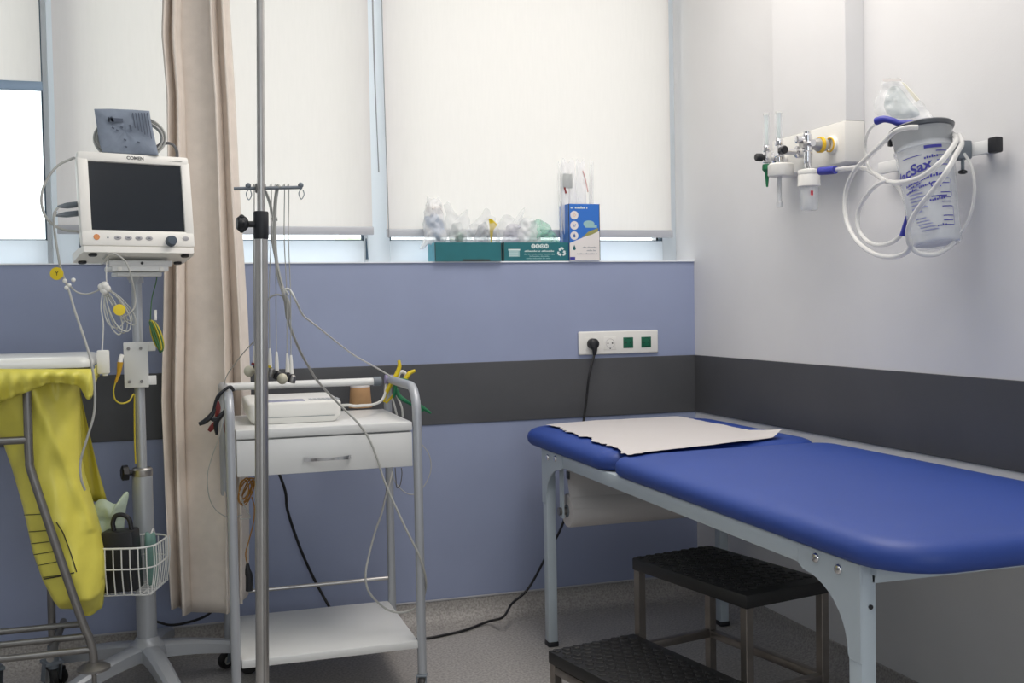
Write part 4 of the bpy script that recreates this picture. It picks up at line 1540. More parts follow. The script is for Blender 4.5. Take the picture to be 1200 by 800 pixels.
clamp('limb_clamp', 'green electrode clamp wrapped round the curved tube at the right of the cart', W(468, 455, Y=Gx), green_plastic,
      [[W(478, 446, Y=Gx), W(470, 445, Y=Gx), W(464, 450, Y=Gx), W(463, 458, Y=Gx), W(461, 466, Y=Gx)], [W(465, 456, Y=Gx), W(468, 464, Y=Gx), W(476, 470, Y=Gx), W(484, 475, Y=Gx + .02)],
       [W(487, 466, Y=Gx + .03), W(490, 474, Y=Gx + .03), W(496, 478, Y=Gx + .03), W(505, 484, Y=Gx + .03)], [W(489, 472, Y=Gx + .03), W(491, 480, Y=Gx + .03), W(497, 480, Y=Gx + .03)]], w=.0060)
st = thing('limb_clamp', 'white strap clamp with purple sleeve between the yellow and green clamps on the cart', 'clamp', W(465, 445, Y=3.23), 'electrode clamps hung on the cart rails')
M().tube([W(466, 442, Y=3.22), W(468, 437, Y=3.22), W(472, 435.5, Y=3.22), W(475, 438, Y=3.22), W(475, 442, Y=3.22)], .0058, seg=10).build('strap', white_plastic, st)
M().cyl(W(451, 444, Y=3.22), W(461, 444, Y=3.22), .0135).build('sleeve', purple_plastic, st)
for pts in ([(456, 452), (459, 464), (462, 474), (465, 486)], [(465, 463), (468, 470), (471, 478), (472, 488)]):
    M().tube([W(a, b_, Y=3.2) for a, b_ in pts], .0030, seg=8).build('lead', cable_white, st)
cable('cable', [W(486, 512, Y=3.25), W(494, 520, Y=3.27), W(503, 533, Y=3.27), W(505, 550, Y=3.27), W(499, 566, Y=3.27), W(490, 577, Y=3.27), W(480, 579, Y=3.27), W(470, 573, Y=3.27), W(462, 562, Y=3.27), W(460, 548, Y=3.27)],
      .0016, cable_grey, 'thin grey cable looping out behind the right legs of the cart', 'cable')
cable('cable', [W(463, 548, Y=3.2), W(464, 560, Y=3.2), W(465, 571, Y=3.2), W(469, 568, Y=3.2), W(471, 556, Y=3.2), W(470.5, 548, Y=3.2)], .0016, cable_dark, 'small dark cable loop hanging below the drawer at the right', 'cable')
oc = thing('ochre_cable_coil', 'ochre cable coil hanging under the left end of the drawer', 'cable coil', W(290, 575, Y=3.08))
for k in range(6):
    pts = [W(286 + 1.3 * k + (5.5 + (k * 7 % 5)) * math.cos(2 * PI * j / 10 + .3 * k), 573 + (k * 3 % 4) + (11 + (k * 5 % 6)) * math.sin(2 * PI * j / 10), Y=3.05 + .008 * k) for j in range(10)]
    M().tube(pts, .0020, seg=7, closed=True, n=4).build('coil_loop', ochre_cable, oc)
M().tube([W(295, 582, Y=3.1), W(298, 594, Y=3.1), W(297, 612, Y=3.1), W(292, 632, Y=3.1), W(288, 648, Y=3.1), W(290, 662, Y=3.1)], .0019, seg=7).build('cable', ochre_cable, oc)
M().tube([W(290, 660, Y=3.1), W(290.5, 668, Y=3.1), W(292, 676, Y=3.1), W(292, 692, Y=3.1)], lambda t: .004 + .006 * min(1, t * 2), seg=12).build('plug', dark_plastic, oc)
cable('cable', [W(281, 576, Y=3.04), W(286, 592, Y=3.04), W(293, 606, Y=3.04), W(281, 608, Y=3.04)], .0018, cable_grey, 'short grey cable end dangling beside the ochre coil', 'cable')
cable('power_cord', [W(183, 728, Y=3.40), W(200, 732, Y=3.38), W(220, 729, Y=3.36), W(240, 722, Y=3.36), W(252, 712, Y=3.36), W(258, 700, Y=3.37), W(260, 670, Y=3.40)], .004, black_cord, 'black cord sagging below the curtain hem behind the stand', 'power cord')

# ================================================================== boxes on the window ledge
ZS = SILL + .004


def tray(label, x0, x1, y0, y1, z1, m, front_m=None, left_m=None):
    t = thing('cardboard_box', label, 'box', ((x0 + x1) / 2, (y0 + y1) / 2, ZS), 'open boxes on the window ledge')
    k = .0025
    z0 = ZS + .0003
    b_ = M()
    b_.bx(x0, x1, y0, y0 + k, z0, z1)
    b_.bx(x0, x1, y1 - k, y1, z0, z1)
    b_.bx(x1 - k, x1, y0 + k, y1 - k, z0, z1)
    b_.bx(x0 + k, x1 - k, y0 + k, y1 - k, z0, z0 + k)
    if not left_m:
        b_.bx(x0, x0 + k, y0 + k, y1 - k, z0, z1)
    b_.build('walls', m, t, smooth=False)
    if left_m:
        M().bx(x0, x0 + k, y0 + k, y1 - k, z0, z1).build('side_panel', left_m, t, smooth=False)
    for xx in (x0, x1):
        e = M()
        e.bx(xx - .0008, xx + .0014, y0 - .0006, y0 + .001, z0 + .002, z1 + .0004)
        e.build('worn_edge', card_inside, t, smooth=False)
    return t


b1x0, b1x1 = W(510, 300, Y=3.462).x, W(587.5, 300, Y=3.462).x
b1z = W(540, 284, Y=3.462).z
t1 = tray('open teal box with a worn plain front, left on the window ledge', b1x0, b1x1, 3.462, 3.562, b1z, teal_card, left_m=teal_pale)
tear = M()
for px, w_ in ((548, 12), (571, 7), (560, 16)):
    p = W(px, 304.6, Y=3.4615)
    tear.box(p + Vector((0, 0, .0)), (.0028 * w_, .0008, .006), bev=.0003)
tear.build('torn_edge', card_inside, t1, smooth=False)
Y2 = 3.476
b2x0, b2x1 = W(590.5, 300, Y=Y2).x, W(667, 300, Y=Y2).x
b2z = W(630, 284, Y=Y2).z
t2 = tray('teal box with white lettering and recycling arrows beside the blue box', b2x0, b2x1, Y2, 3.562, b2z, teal_card)


def pf(y):
    """place letters on a front face from picture-sized measures (1 unit = the size one pixel covers there)"""
    return y / 1249 * 1.0


U2 = W(601, 290, Y=Y2).x - W(600, 290, Y=Y2).x


def on2(cx, cy, y=Y2):
    o = W(cx, cy, Y=y)
    return lambda x, yy: Vector((o.x + x, y - .0006, o.z + yy))


for k, ch in enumerate('ICOH'):
    c = W(625 + 5.1 * k, 288.4, Y=Y2)
    M().lathe([(.0005, 0), (.0078, 0), (.0078, .0005), (.0005, .0005)], (c.x, Y2, c.z), (0, -1, 0), seg=18).build('letter_disc', print_white, t2, smooth=False)
    f0 = on2(625 + 5.1 * k, 288.4)
    text('letter', ch, .0125, lambda x, y, f0=f0: f0(x, y) + Vector((0, -.0003, 0)), teal_card, t2, bold=.0003)
small_print('lettering', (12, 2, 12), .0062, on2(632, 293.8), print_white, t2)
for k, (tx, wd) in enumerate((((4, 3, 8, 6, 9, 4), 632), ((3, 9, 4, 6), 632), ((7, 12, 3, 6), 631))):
    small_print('lettering', tx, .0046, on2(wd, 297.6 + 2.4 * k), print_pale, t2)
lb = M()
c = W(602.5, 296, Y=Y2)
lb.box((c.x, Y2 - .0003, c.z - .003), (.039, .0006, .022))
lbo = lb.build('label', print_pale, t2, smooth=False)
lb = M()
lb.box((c.x, Y2 - .0007, c.z + .010), (.043, .0006, .005))
for k in range(4):
    lb.box((c.x - .002, Y2 - .0008, c.z + .003 - .0045 * k), (.032, .0004, .0012))
lb.build('label_print', print_white, t2, smooth=False)
# recycling arrows
rc = W(658, 295.2, Y=Y2)
ra_ = M()
for k in range(3):
    a0 = PI / 2 + k * 2 * PI / 3
    d0 = Vector((math.cos(a0), 0, math.sin(a0)))
    for sgn in (1, -1):
        a1 = a0 + sgn * PI / 3
        d1 = Vector((math.cos(a1), 0, math.sin(a1)))
        p = Vector((rc.x, Y2 - .0002, rc.z)) + d0 * .0150
        q = Vector((rc.x, Y2 - .0002, rc.z)) + d1 * (.0098 if sgn > 0 else .0120)
        dd = (q - p).normalized()
        s_ = Vector((-dd.z, 0, dd.x)) * .0034
        ra_.prism([p + s_, p.lerp(q, .66) + s_, p.lerp(q, .66) - s_, p - s_], (0, -.0005, 0))
        if sgn > 0:
            ra_.prism([p.lerp(q, .62) + s_ * 2, q + dd * .001, p.lerp(q, .62) - s_ * 2], (0, -.0006, 0))
ra_.build('recycling_arrows', print_white, t2, smooth=False)

Y3 = 3.468
b3x0, b3x1 = W(667, 300, Y=Y3).x, W(703, 300, Y=Y3).x
b3z = W(690, 239, Y=Y3).z
t3 = tray('tall blue and white box holding wrapped tubes, rightmost on the window ledge', b3x0 + .001, b3x1, Y3, 3.562, b3z, blue_card)
yq = Y3 - .0004
zA, zB = W(667, 285, Y=Y3).z, W(703, 270, Y=Y3).z
wp = M().prism([(b3x0 + .001, yq, ZS + .0004), (b3x1, yq, ZS + .0004), (b3x1, yq, zB), (b3x0 + .001, yq, zA)], (0, .0006, 0))
wp.build('white_panel', white_card, t3, smooth=False)


def on3(cx, cy):
    return on2(cx, cy, Y3 - .0005)


for k, (cx, cy) in enumerate(((673, 252), (673, 264), (673, 276))):
    c = W(cx, cy, Y=Y3)
    dd = M().lathe([(.0005, 0), (.0148, 0), (.0148, .0006), (.0005, .0006)], (c.x, Y3, c.z), (0, -1, 0), seg=24).build('picture_disc', white_card, t3, smooth=False)
    ic = M()
    if k == 0:
        ic.lathe([(.0048, 0), (.0062, 0), (.0062, .0004), (.0048, .0004)], (c.x, Y3 - .0006, c.z), (0, -1, 0), seg=4, caps=False)
    elif k == 1:
        for dx in (-.003, .003):
            ic.box((c.x + dx, Y3 - .0008, c.z), (.0018, .0004, .010), rot=Matrix.Rotation(.3 * (1 if dx > 0 else -1), 3, 'Y'))
    else:
        ic.lathe([(.0005, 0), (.0045, 0), (.0045, .0004), (.0005, .0004)], (c.x, Y3 - .0006, c.z - .002), (0, -1, 0), seg=14)
        ic.prism([(c.x - .0038, Y3 - .0006, c.z), (c.x + .0038, Y3 - .0006, c.z), (c.x, Y3 - .0006, c.z + .0085)], (0, -.0004, 0))
    ic.build('pictogram', print_blue if k != 0 else orange_print, t3, smooth=False)
c = W(673, 290.5, Y=Y3)
dp = M()
dp.lathe([(.0005, 0), (.0055, 0), (.0055, .0006), (.0005, .0006)], (c.x, Y3 - .0004, c.z - .002), (0, -1, 0), seg=14)
dp.prism([(c.x - .0046, Y3 - .0004, c.z), (c.x + .0046, Y3 - .0004, c.z), (c.x, Y3 - .0004, c.z + .011)], (0, -.0006, 0))
dp.build('drop_mark', teal_card, t3, smooth=False)
small_print('lettering', (2, 7, 1), .0085, on3(678.5, 243), print_white, t3)
for k, tx in enumerate(((4, 10), (6, 3), (7, 11, 2))):
    small_print('lettering', tx, .0056, on3((691, 693, 688)[k], 289.5 + 3.7 * k), print_grey, t3)
nb = M()
c = W(671, 303, Y=Y3)
nb.box((c.x, Y3 - .0004, c.z + .001), (.019, .0007, .010))
nb.build('navy_tab', print_navy, t3, smooth=False)
# pictured filter on the box front
ff = M()
c = W(690, 262, Y=Y3)
ff.lathe([(.0005, 0), (.018, 0), (.018, .0006), (.0005, .0006)], (c.x, Y3, c.z), (0, -1, 0), seg=24)
for v in ff.bm.verts:
    v.co.z = c.z + (v.co.z - c.z) * .62
    v.co.x = c.x + (v.co.x - c.x) * 1.15
ff.prism([(c.x - .020, Y3, c.z - .004), (c.x + .030, Y3, c.z - .004), (c.x + .030, Y3, c.z - .014), (c.x - .012, Y3, c.z - .014)], (0, -.0005, 0))
ff.build('pictured_filter', print_pale, t3, smooth=False)
yl = M().prism([W(682, 278, Y=Y3 - .0003), W(693, 275, Y=Y3 - .0003), W(701, 271, Y=Y3 - .0003), W(701, 267, Y=Y3 - .0003), W(690, 271, Y=Y3 - .0003)], (0, -.0004, 0))
yl.build('pictured_tube', mat('pictured_ochre', (150, 150, 90), .6), t3, smooth=False)

# wrapped tubes in the blue box
GT = 'wrapped tubes in the blue box'


def pouch(label, x, w_, ztop, yy, inner=None, m=clear_film, seed=0, lean=0):
    p0, p1 = W(x - w_ / 2, 236, Y=yy), W(x + w_ / 2, 236, Y=yy)
    zt = W(x, ztop, Y=yy).z
    o = [Vector((p0.x, yy, ZS + .10)), Vector((p1.x, yy, ZS + .10)), Vector((p1.x + lean, yy, zt - .004)), Vector(((p0.x + p1.x) / 2 + lean, yy, zt)), Vector((p0.x + lean, yy, zt - .003))]
    t = thing('wrapped_tube', label, 'packet', ((p0.x + p1.x) / 2, yy, ZS + .1), GT)
    M().pillow(o, (0, -1, 0), .007, seed=seed, nz=.4, fr=40).build('wrapper', m, t, ang=180)
    cx = (p0.x + p1.x) / 2
    if inner:
        M().tube([Vector((cx, yy, ZS + .11)), Vector((cx + lean * .6, yy, zt - .03))], .003, seg=8).build('tube', inner, t)
    return t


pouch('narrow wrapped tube at the left edge of the blue box', 658.5, 6, 194, 3.53, white_card, seed=1, lean=-.004)
g = pouch('wide clear wrapper with grey window, left of centre in the blue box', 668, 15, 190.5, 3.512, white_card, milky_film, seed=2, lean=-.006)
M().box(W(665, 212, Y=3.503), (.036, .001, .05), bev=.002).build('grey_card', mat('pouch_grey', (176, 180, 180), .5), g)
M().box(W(662.5, 223, Y=3.5015), (.006, .001, .022), rot=Matrix.Rotation(-.25, 3, 'Y')).build('red_mark', red_plastic, g)
g = pouch('wrapped tube with thin red stripe, right of centre in the blue box', 681.5, 10, 191, 3.522, None, milky_film, seed=3, lean=-.002)
M().tube([W(683, 200, Y=3.512), W(686, 210, Y=3.512), W(689, 225, Y=3.512)], .0016, seg=6).build('stripe', mat('rose_print', (206, 150, 150), .6), g)
pouch('thin white sealed tube at the right edge of the blue box', 692, 4.5, 193, 3.542, white_card, seed=5, lean=.006)

# crumpled bags in the teal boxes
GB = 'clear bags in the teal boxes'


def bagp(label, outl, yy, th, m, seed, name='clear_bag', inner=None, nz=.55, fr=26):
    t = thing(name, label, 'bag', W(outl[0][0], 290, Y=yy), GB)
    M().pillow([W(a, b_, Y=yy) for a, b_ in outl], (0, -1, 0), th, seed=seed, nz=nz, fr=fr, rings=10, samples=60, edge=.25).build('film', m, t, ang=180)
    for args in (inner or []):
        nm, mm, o2, t2_ = args
        M().pillow([W(a, b_, Y=yy) for a, b_ in o2], (0, -1, 0), t2_, seed=seed + 1, nz=.7, fr=34, edge=.3).build(nm, mm, t, ang=180)
    return t


pale_blue = mat('pale_blue_card', (172, 190, 214), .5)
bagp('tall clear bag with pale blue label at the left end of the plain teal box', [(497, 282), (496, 262), (498, 245), (500, 229), (506, 234), (511, 231), (515, 230), (519, 240), (522, 262), (524, 278), (516, 287), (505, 288), (496, 292), (493, 290)], 3.515, .024, milky_film, 21,
     inner=[('label', pale_blue, [(499, 256), (511, 250), (520, 266), (517, 281), (508, 277)], .012), ('cap', white_card, [(499, 248), (501, 241), (516, 241), (518, 249), (508, 251)], .012)])
bagp('low clear bag next to the tall one in the plain teal box', [(520, 286), (522, 262), (520, 241), (526, 238), (530, 248), (541, 253), (547, 246), (550, 262), (549, 286)], 3.52, .028, clear_film, 31,
     inner=[('mask', mat('pale_mask', (226, 230, 228), .2, alpha=.4), [(527, 284), (529, 266), (538, 262), (545, 270), (546, 284)], .018), ('connector', mat('mint_plastic', (170, 206, 190), .4, alpha=.8), [(534, 282), (534, 274), (542, 273), (543, 282)], .012)])
bagp('clear bag with yellow tag at the right of the plain teal box', [(546, 286), (549, 266), (556, 260), (563, 252), (569, 245), (577, 252), (582, 262), (584, 286)], 3.52, .028, clear_film, 41,
     inner=[('mask', mat('grey_mask', (190, 194, 202), .2, alpha=.4), [(556, 284), (560, 268), (568, 258), (573, 270), (573, 284)], .016)])
yt = M()
p = [W(573, 256, Y=3.50), W(577, 257, Y=3.495), W(583, 263, Y=3.495), W(578, 270, Y=3.50), W(576.5, 284, Y=3.51), W(575, 284, Y=3.51)]
yt.prism(p, (0, .0015, 0))
tag(yt.build('yellow_tag', yellow_plastic, smooth=False), 'yellow tag standing among the clear bags of the plain teal box', 'tag')
bagp('clear crumpled bag filling the left half of the lettered teal box', [(584, 286), (582, 268), (586, 258), (592, 252), (600, 254), (607, 256), (612, 247), (616, 242), (613, 256), (618, 264), (622, 286)], 3.525, .028, clear_film, 51,
     inner=[('mask', mat('lilac_mask', (214, 210, 224), .2, alpha=.4), [(590, 284), (592, 268), (602, 262), (612, 266), (614, 284)], .02)])
bagp('clear bag with a pale tube, in the middle of the lettered teal box', [(606, 286), (608, 264), (615, 256), (624, 257), (630, 266), (633, 286)], 3.512, .022, milky_film, 61)
bagp('green translucent bag at the right of the lettered teal box', [(622, 286), (624, 264), (630, 257), (639, 260), (648, 272), (657, 285), (648, 287)], 3.525, .026, green_film, 71)

# ================================================================== gas outlets on the right wall
gp = thing('gas_outlet_panel', 'white medical gas panel with round outlets at the foot of the duct', 'gas panel', ((XD + XW) / 2, (YD0 + YD1) / 2, 1.435))
M().bx(XD - .004, XW - .0005, YD0 - .002, YD1, 1.435, 1.5455, bev=.003).build('panel', white_plastic, gp)
for yo, m_ in ((2.53, ring_yellow), (2.65, white_plastic), (2.775, white_plastic)):
    o = M().lathe([(.024, 0), (.024, .006), (.020, .009), (.017, .009), (.016, .004), (.001, .004)], (XD - .004, yo, 1.488), (-1, 0, 0), seg=28).build('outlet', cream_plastic, gp)
    M().lathe([(.0205, .0085), (.0205, .012), (.0175, .012), (.0175, .0085)], (XD - .004, yo, 1.488), (-1, 0, 0), seg=28, caps=False).build('colour_ring', m_, o)

# suction regulator with jar
vr = thing('suction_regulator', 'chrome suction regulator with yellow ring and clear trap jar, nearest outlet of the gas panel', 'regulator', (1.66, 2.53, 1.33))
vz = 1.487
M().lathe([(.011, .013), (.011, .02), (.016, .022), (.018, .028), (.018, .05), (.014, .056), (.012, .10)], (XD - .004, 2.53, vz), (-1, 0, 0), seg=26).build('coupling', steel, vr)
M().lathe([(.0185, .034), (.0215, .035), (.0215, .044), (.0185, .045)], (XD - .004, 2.53, vz), (-1, 0, 0), seg=28).build('yellow_ring', ring_yellow, vr)
cyp = W(946, 180, X=1.655)
vb = M()
vb.lathe([(.008, -.055), (.010, -.05), (.010, -.02), (.0135, -.018), (.0135, .024), (.010, .028), (.010, .034), (.002, .036)], (1.655, 2.53, vz), (0, 0, 1), seg=22)
vb.lathe([(.007, 0), (.007, .018), (.010, .02), (.010, .034), (.006, .036)], (1.655, 2.53, vz + .012), (-1, .0, 0), seg=20)
vb.lathe([(.007, 0), (.007, .016), (.009, .018), (.009, .028)], (1.655, 2.53, vz), (0, -1, 0), seg=18)
vb.build('valve_body', chrome, vr)
jc = W(948, 207, X=1.655)
jr = 12.3 * 3.02 / 1249
jar_z1, jar_z0 = W(948, 217, X=1.655).z, W(948, 249, X=1.655).z
M().lathe([(jr * .55, .0), (jr * .97, -.003), (jr, -.006), (jr, -.014), (jr * .97, -.016), (jr * .99, -.018), (jr * 1.02, -.046), (jr * .9, -.049)], (1.655, jc.y, W(948, 198, X=1.655).z), seg=30).build('jar_lid', white_plastic, vr)
jo = M().lathe([(jr * .84, 0), (jr * .84, -.004), (jr * .80, jar_z0 - jar_z1 + .004), (jr * .74, jar_z0 - jar_z1), (.001, jar_z0 - jar_z1)], (1.655, jc.y, jar_z1 + .006), seg=30, caps=False).build('jar', clear_hard, vr)
M().lathe([(jr * .6, .004), (jr * .6, -.05), (jr * .5, -.056), (.001, -.056)], (1.655, jc.y, jar_z1 - .004), seg=22).build('float', white_plastic, jo)
rdp = W(949, 227, X=1.655)
M().box((rdp.x - .008, jc.y - jr * .86, rdp.z), (.010, .001, .012), rot=Matrix.Rotation(.35, 3, 'Z')).build('red_mark', mat('red_mark', (196, 52, 70), .5), jo)
M().cyl((1.655, 2.53, vz - .05), (1.655, jc.y, W(948, 198, X=1.655).z - .002), .009).build('stem', chrome, vr)


def flowmeter(label, yo, xm, top_py, px, nip, knob_dir, seed):
    t = thing('flowmeter', label, 'flowmeter', (xm, yo, 1.40), 'oxygen flowmeters on the gas panel')
    zc = 1.486
    M().lathe([(.011, .010), (.011, .018), (.017, .02), (.017, .034), (.009, .038), (.009, XD - .004 - xm - .006)], (XD - .004, yo, zc), (-1, 0, 0), seg=24).build('coupling', chrome, t)
    b_ = M()
    b_.box((xm, yo, zc), (.022, .022, .034), bev=.004)
    b_.lathe([(.010, .014), (.012, .018), (.012, .03), (.009, .034)], (xm, yo, zc), (0, 0, 1), seg=20)
    b_.lathe([(.008, 0), (.008, .02)], (xm, yo, zc - .01), (0, 0, -1), seg=18)
    b_.build('valve_body', chrome, t)
    zt = W(px, top_py, X=xm).z
    M().lathe([(.0085, zc + .026), (.0085, zt - .004), (.007, zt), (.0005, zt)], (xm, yo, 0), seg=22).build('sight_tube', clear_hard, t)
    M().lathe([(.0042, zc + .026), (.0052, zt - .008), (.0005, zt - .008)], (xm, yo, 0), seg=14).build('scale_tube', mat('scale_tint', (206, 224, 222), .2, alpha=.6), t)
    M().lathe([(.0092, zt - .004), (.0092, zt + .001), (.0005, zt + .001)], (xm, yo, 0), seg=18).build('end_cap', clear_tube, t)
    d = Vector(knob_dir).normalized()
    M().lathe([(.007, .009), (.007, .016), (.0115, .017), (.0115, .034), (.009, .037), (.0005, .037)], (xm, yo, zc), d, seg=18).build('knob', dark_plastic, t)
    return t, zc


f1, zc = flowmeter('flowmeter with green nipple and black knob, farthest along the gas panel', 2.775, 1.678, 133, 899, True, (-1, 0, 0), 1)
M().lathe([(.013, -.020), (.014, -.028), (.014, -.036), (.010, -.040), (.0065, -.046), (.005, -.066), (.003, -.086), (.0005, -.086)], (1.678, 2.775, zc), seg=18).build('nipple', green_plastic, f1)
f2, zc = flowmeter('flowmeter with white humidifier cap and long dip tube, middle of the gas panel', 2.655, 1.645, 130.5, 914, False, (-.1, -1, 0), 2)
cz0 = W(919, 206, X=1.645).z
M().lathe([(.014, .040), (.030, .038), (.036, .034), (.036, .006), (.034, .002), (.026, 0)], (1.650, 2.655, cz0), seg=32).build('humidifier_cap', white_plastic, f2)
dz = W(916, 244, X=1.645).z
M().lathe([(.0062, 0), (.0062, -(cz0 - dz) + .016), (.0095, -(cz0 - dz) + .014), (.0095, -(cz0 - dz)), (.0005, -(cz0 - dz))], (1.645, 2.655, cz0 + .004), seg=16).build('dip_tube', mat('milky_tube', (206, 208, 210), .35, alpha=.85), f2)

# equipment rail with black end cap
rl = thing('equipment_rail', 'short white equipment rail with black end cap on the right wall', 'rail', (1.775, 2.15, 1.395))
ye = W(1169, 168, X=1.765).y
rz0 = W(1150, 181, X=1.765).z
M().bx(1.762, 1.772, ye, 2.37, rz0, rz0 + .030, bev=.002).build('rail', white_enamel, rl)
M().bx(1.756, 1.778, ye - .004, ye + .022, rz0 - .002, rz0 + .033, bev=.004).build('end_cap', dark_plastic, rl)
so_ = M()
for yy in (ye + .06, 2.33):
    so_.bx(1.771, 1.7995, yy - .012, yy + .012, rz0 + .004, rz0 + .026, bev=.002)
so_.build('standoff', grey_plastic, rl)

# suction canister with liner
CA, CBm = W(1079.5, 152, X=1.672), W(1098, 287, X=1.672)
ca = (CA - CBm).normalized()
CH = (CA - CBm).length
can = thing('suction_canister', 'clear suction canister with dark lid and blue printed liner hung on the wall rail', 'canister', CBm)
hx_, hy_, _ = basis(ca, Vector((-.63, -.77, 0)))
vdir = Vector((CAM.x - CBm.x, CAM.y - CBm.y, 0))
vdir = (vdir - ca * vdir.dot(ca)).normalized()
sdir = ca.cross(vdir) * -1            # towards picture left for the viewer
if sdir.dot(CR) > 0:
    sdir = -sdir


def canr(h):
    t = h / CH
    return .0545 + .0125 * t


def onc(th, h, lift=.0):
    """th: angle from the side facing the room, positive to the right"""
    r = canr(h) + lift
    return CBm + ca * h + (vdir * math.cos(th) - sdir * math.sin(th)) * r


M().lathe([(canr(0) - .004, 0), (canr(0), .006)] + [(canr(CH * k / 8), CH * k / 8) for k in range(1, 8)] + [(canr(CH) + .001, CH - .002)], CBm, ca, seg=40, caps=False).build('jacket', clear_hard, can)
M().lathe([(.001, .004), (canr(0) - .008, .004)] + [(canr(CH * k / 8) - .005, max(.006, CH * k / 8)) for k in range(0, 8)] + [(canr(CH) - .006, CH - .04)], CBm, ca, seg=40, caps=False).build('liner', liner_film, can)
M().lathe([(canr(CH) - .003, CH - .040), (canr(CH) - .002, CH - .010), (canr(CH) + .004, CH - .006), (canr(CH) + .0065, CH + .001), (canr(CH) + .004, CH + .004), (.03, CH + .007), (.001, CH + .007)], CBm, ca, seg=40).build('lid', smoke_plastic, can)
M().lathe([(canr(CH * .80) + .0005, CH * .80), (canr(CH * .80) + .003, CH * .805), (canr(CH * .82) + .003, CH * .82), (canr(CH * .82) + .0005, CH * .825)], CBm, ca, seg=40, caps=False).build('jacket_rim', clear_hard, can)
prn = M()


def cbar(t0, t1, h, w_):
    for k in range(6):
        a, b_ = t0 + (t1 - t0) * k / 6, t0 + (t1 - t0) * (k + 1) / 6
        prn.faces([onc(a, h - w_ / 2, .0012), onc(b_, h - w_ / 2, .0012), onc(b_, h + w_ / 2, .0012), onc(a, h + w_ / 2, .0012)], [(0, 1, 2, 3)])


for k in range(17):
    if k in (3, 8, 12):
        continue
    h = CH * (.12 + .62 * k / 16)
    cbar(.38, .80 - .02 * (k % 2), h, .0022)
for h0, h1 in ((.12, .28), (.36, .50), (.56, .70)):
    prn.faces([onc(.83, CH * h0, .0012), onc(.845, CH * h0, .0012), onc(.845, CH * h1, .0012), onc(.83, CH * h1, .0012)], [(0, 1, 2, 3)])
cbar(.0, .62, CH * .78, .007)
cbar(.02, .62, CH * .365, .003)
cbar(-.85, -.1, CH * .72, .0018)
prn.build('scale_print', print_navy, can, smooth=False)
prn = M()
for k in range(9):
    cbar(-.80, -.25 + .12 * math.sin(k * 2.1), CH * (.50 - .030 * k), .0030)
for k in range(5):
    cbar(-.70 + .05 * k, -.25 + .1 * k, CH * (.20 - .026 * k), .0022)
prn.build('small_print', mat('faint_print', (128, 132, 176), .6), can, smooth=False)


def oncan(th, hh, slope=0.0):
    return lambda x, y: onc(th + (x) / .060, hh + y + x * slope, .0016)


text('logo', 'VacSax', .033, oncan(-.60, CH * .60, .24), print_navy, can, bold=.0009)
lu = M()
prn = lu
for k in range(8):
    a, b_ = -.78 + .55 * k / 8, -.78 + .55 * (k + 1) / 8
    h = CH * .545 + (a + .5) * .060 * .22
    h2 = CH * .545 + (b_ + .5) * .060 * .22
    lu.faces([onc(a, h, .0015), onc(b_, h2, .0015), onc(b_, h2 + .002, .0015), onc(a, h + .002, .0015)], [(0, 1, 2, 3)])
lu.build('logo_line', print_navy, can, smooth=False)
text('lettering', 'CE', .019, oncan(.24, CH * .46), print_navy, can, bold=.0005)
for th, hh, tx, s_, m_ in ((-.50, .535, (2, 5), .006, 0), (-.42, .510, (9, 5), .006, 0), (-.46, .485, (2, 3), .006, 0), (-.36, .460, (7, 8), .007, 0), (.20, .70, (6,), .008, 1), (.22, .545, (7,), .010, 1), (.24, .345, (7,), .008, 1), (.30, .125, (6,), .006, 1)):
    small_print('lettering', tx, s_, oncan(th, CH * hh, .2 if m_ == 0 else .1), print_navy, can)
bl = CA + vdir * .01
M().lathe([(.018, CH + .006), (.018, CH + .012), (.012, CH + .016), (.006, CH + .016)], CBm, ca, seg=20).build('lid_port', blue_rubber, can)
M().tube([W(1074, 146.5, X=1.66), W(1066, 144.5, X=1.655), W(1054, 144.5, X=1.64), W(1046, 141.5, X=1.63), W(1036, 139.5, X=1.62), W(1027, 142, X=1.615)], lambda t: .0095 - .002 * math.sin(PI * t), seg=14).build('elbow_connector', blue_rubber, can)
brk = M()
bw = W(1128, 178, X=1.745)
brk.bx(1.725, 1.762, bw.y - .012, bw.y + .03, rz0 - .006, rz0 + .036, bev=.003)
brk.bx(1.690, 1.735, bw.y + .0, bw.y + .03, rz0 + .004, rz0 + .024, bev=.003)
brk.cyl((1.745, bw.y, rz0 - .03), (1.745, bw.y, rz0), .004)
brk.build('rail_clamp', grey_plastic, can)
M().lathe([(.006, 0), (.010, .002), (.010, .007), (.006, .009)], (1.745, bw.y, rz0 - .040), seg=14).build('clamp_screw', dark_plastic, can)
M().box(W(1043.5, 166.5, X=1.66), (.012, .010, .022), bev=.003).build('lid_latch', dark_plastic, can)

# clear tubing
tb = thing('suction_tubing', 'looped clear suction tubing draped round the canister and wall rail', 'tubing', W(1040, 250, X=1.66))


def tw2(pts, r, m=clear_tube, name='tube'):
    return M().tube([W(p[0], p[1], X=p[2]) for p in pts], r, seg=12, n=8).build(name, m, tb)


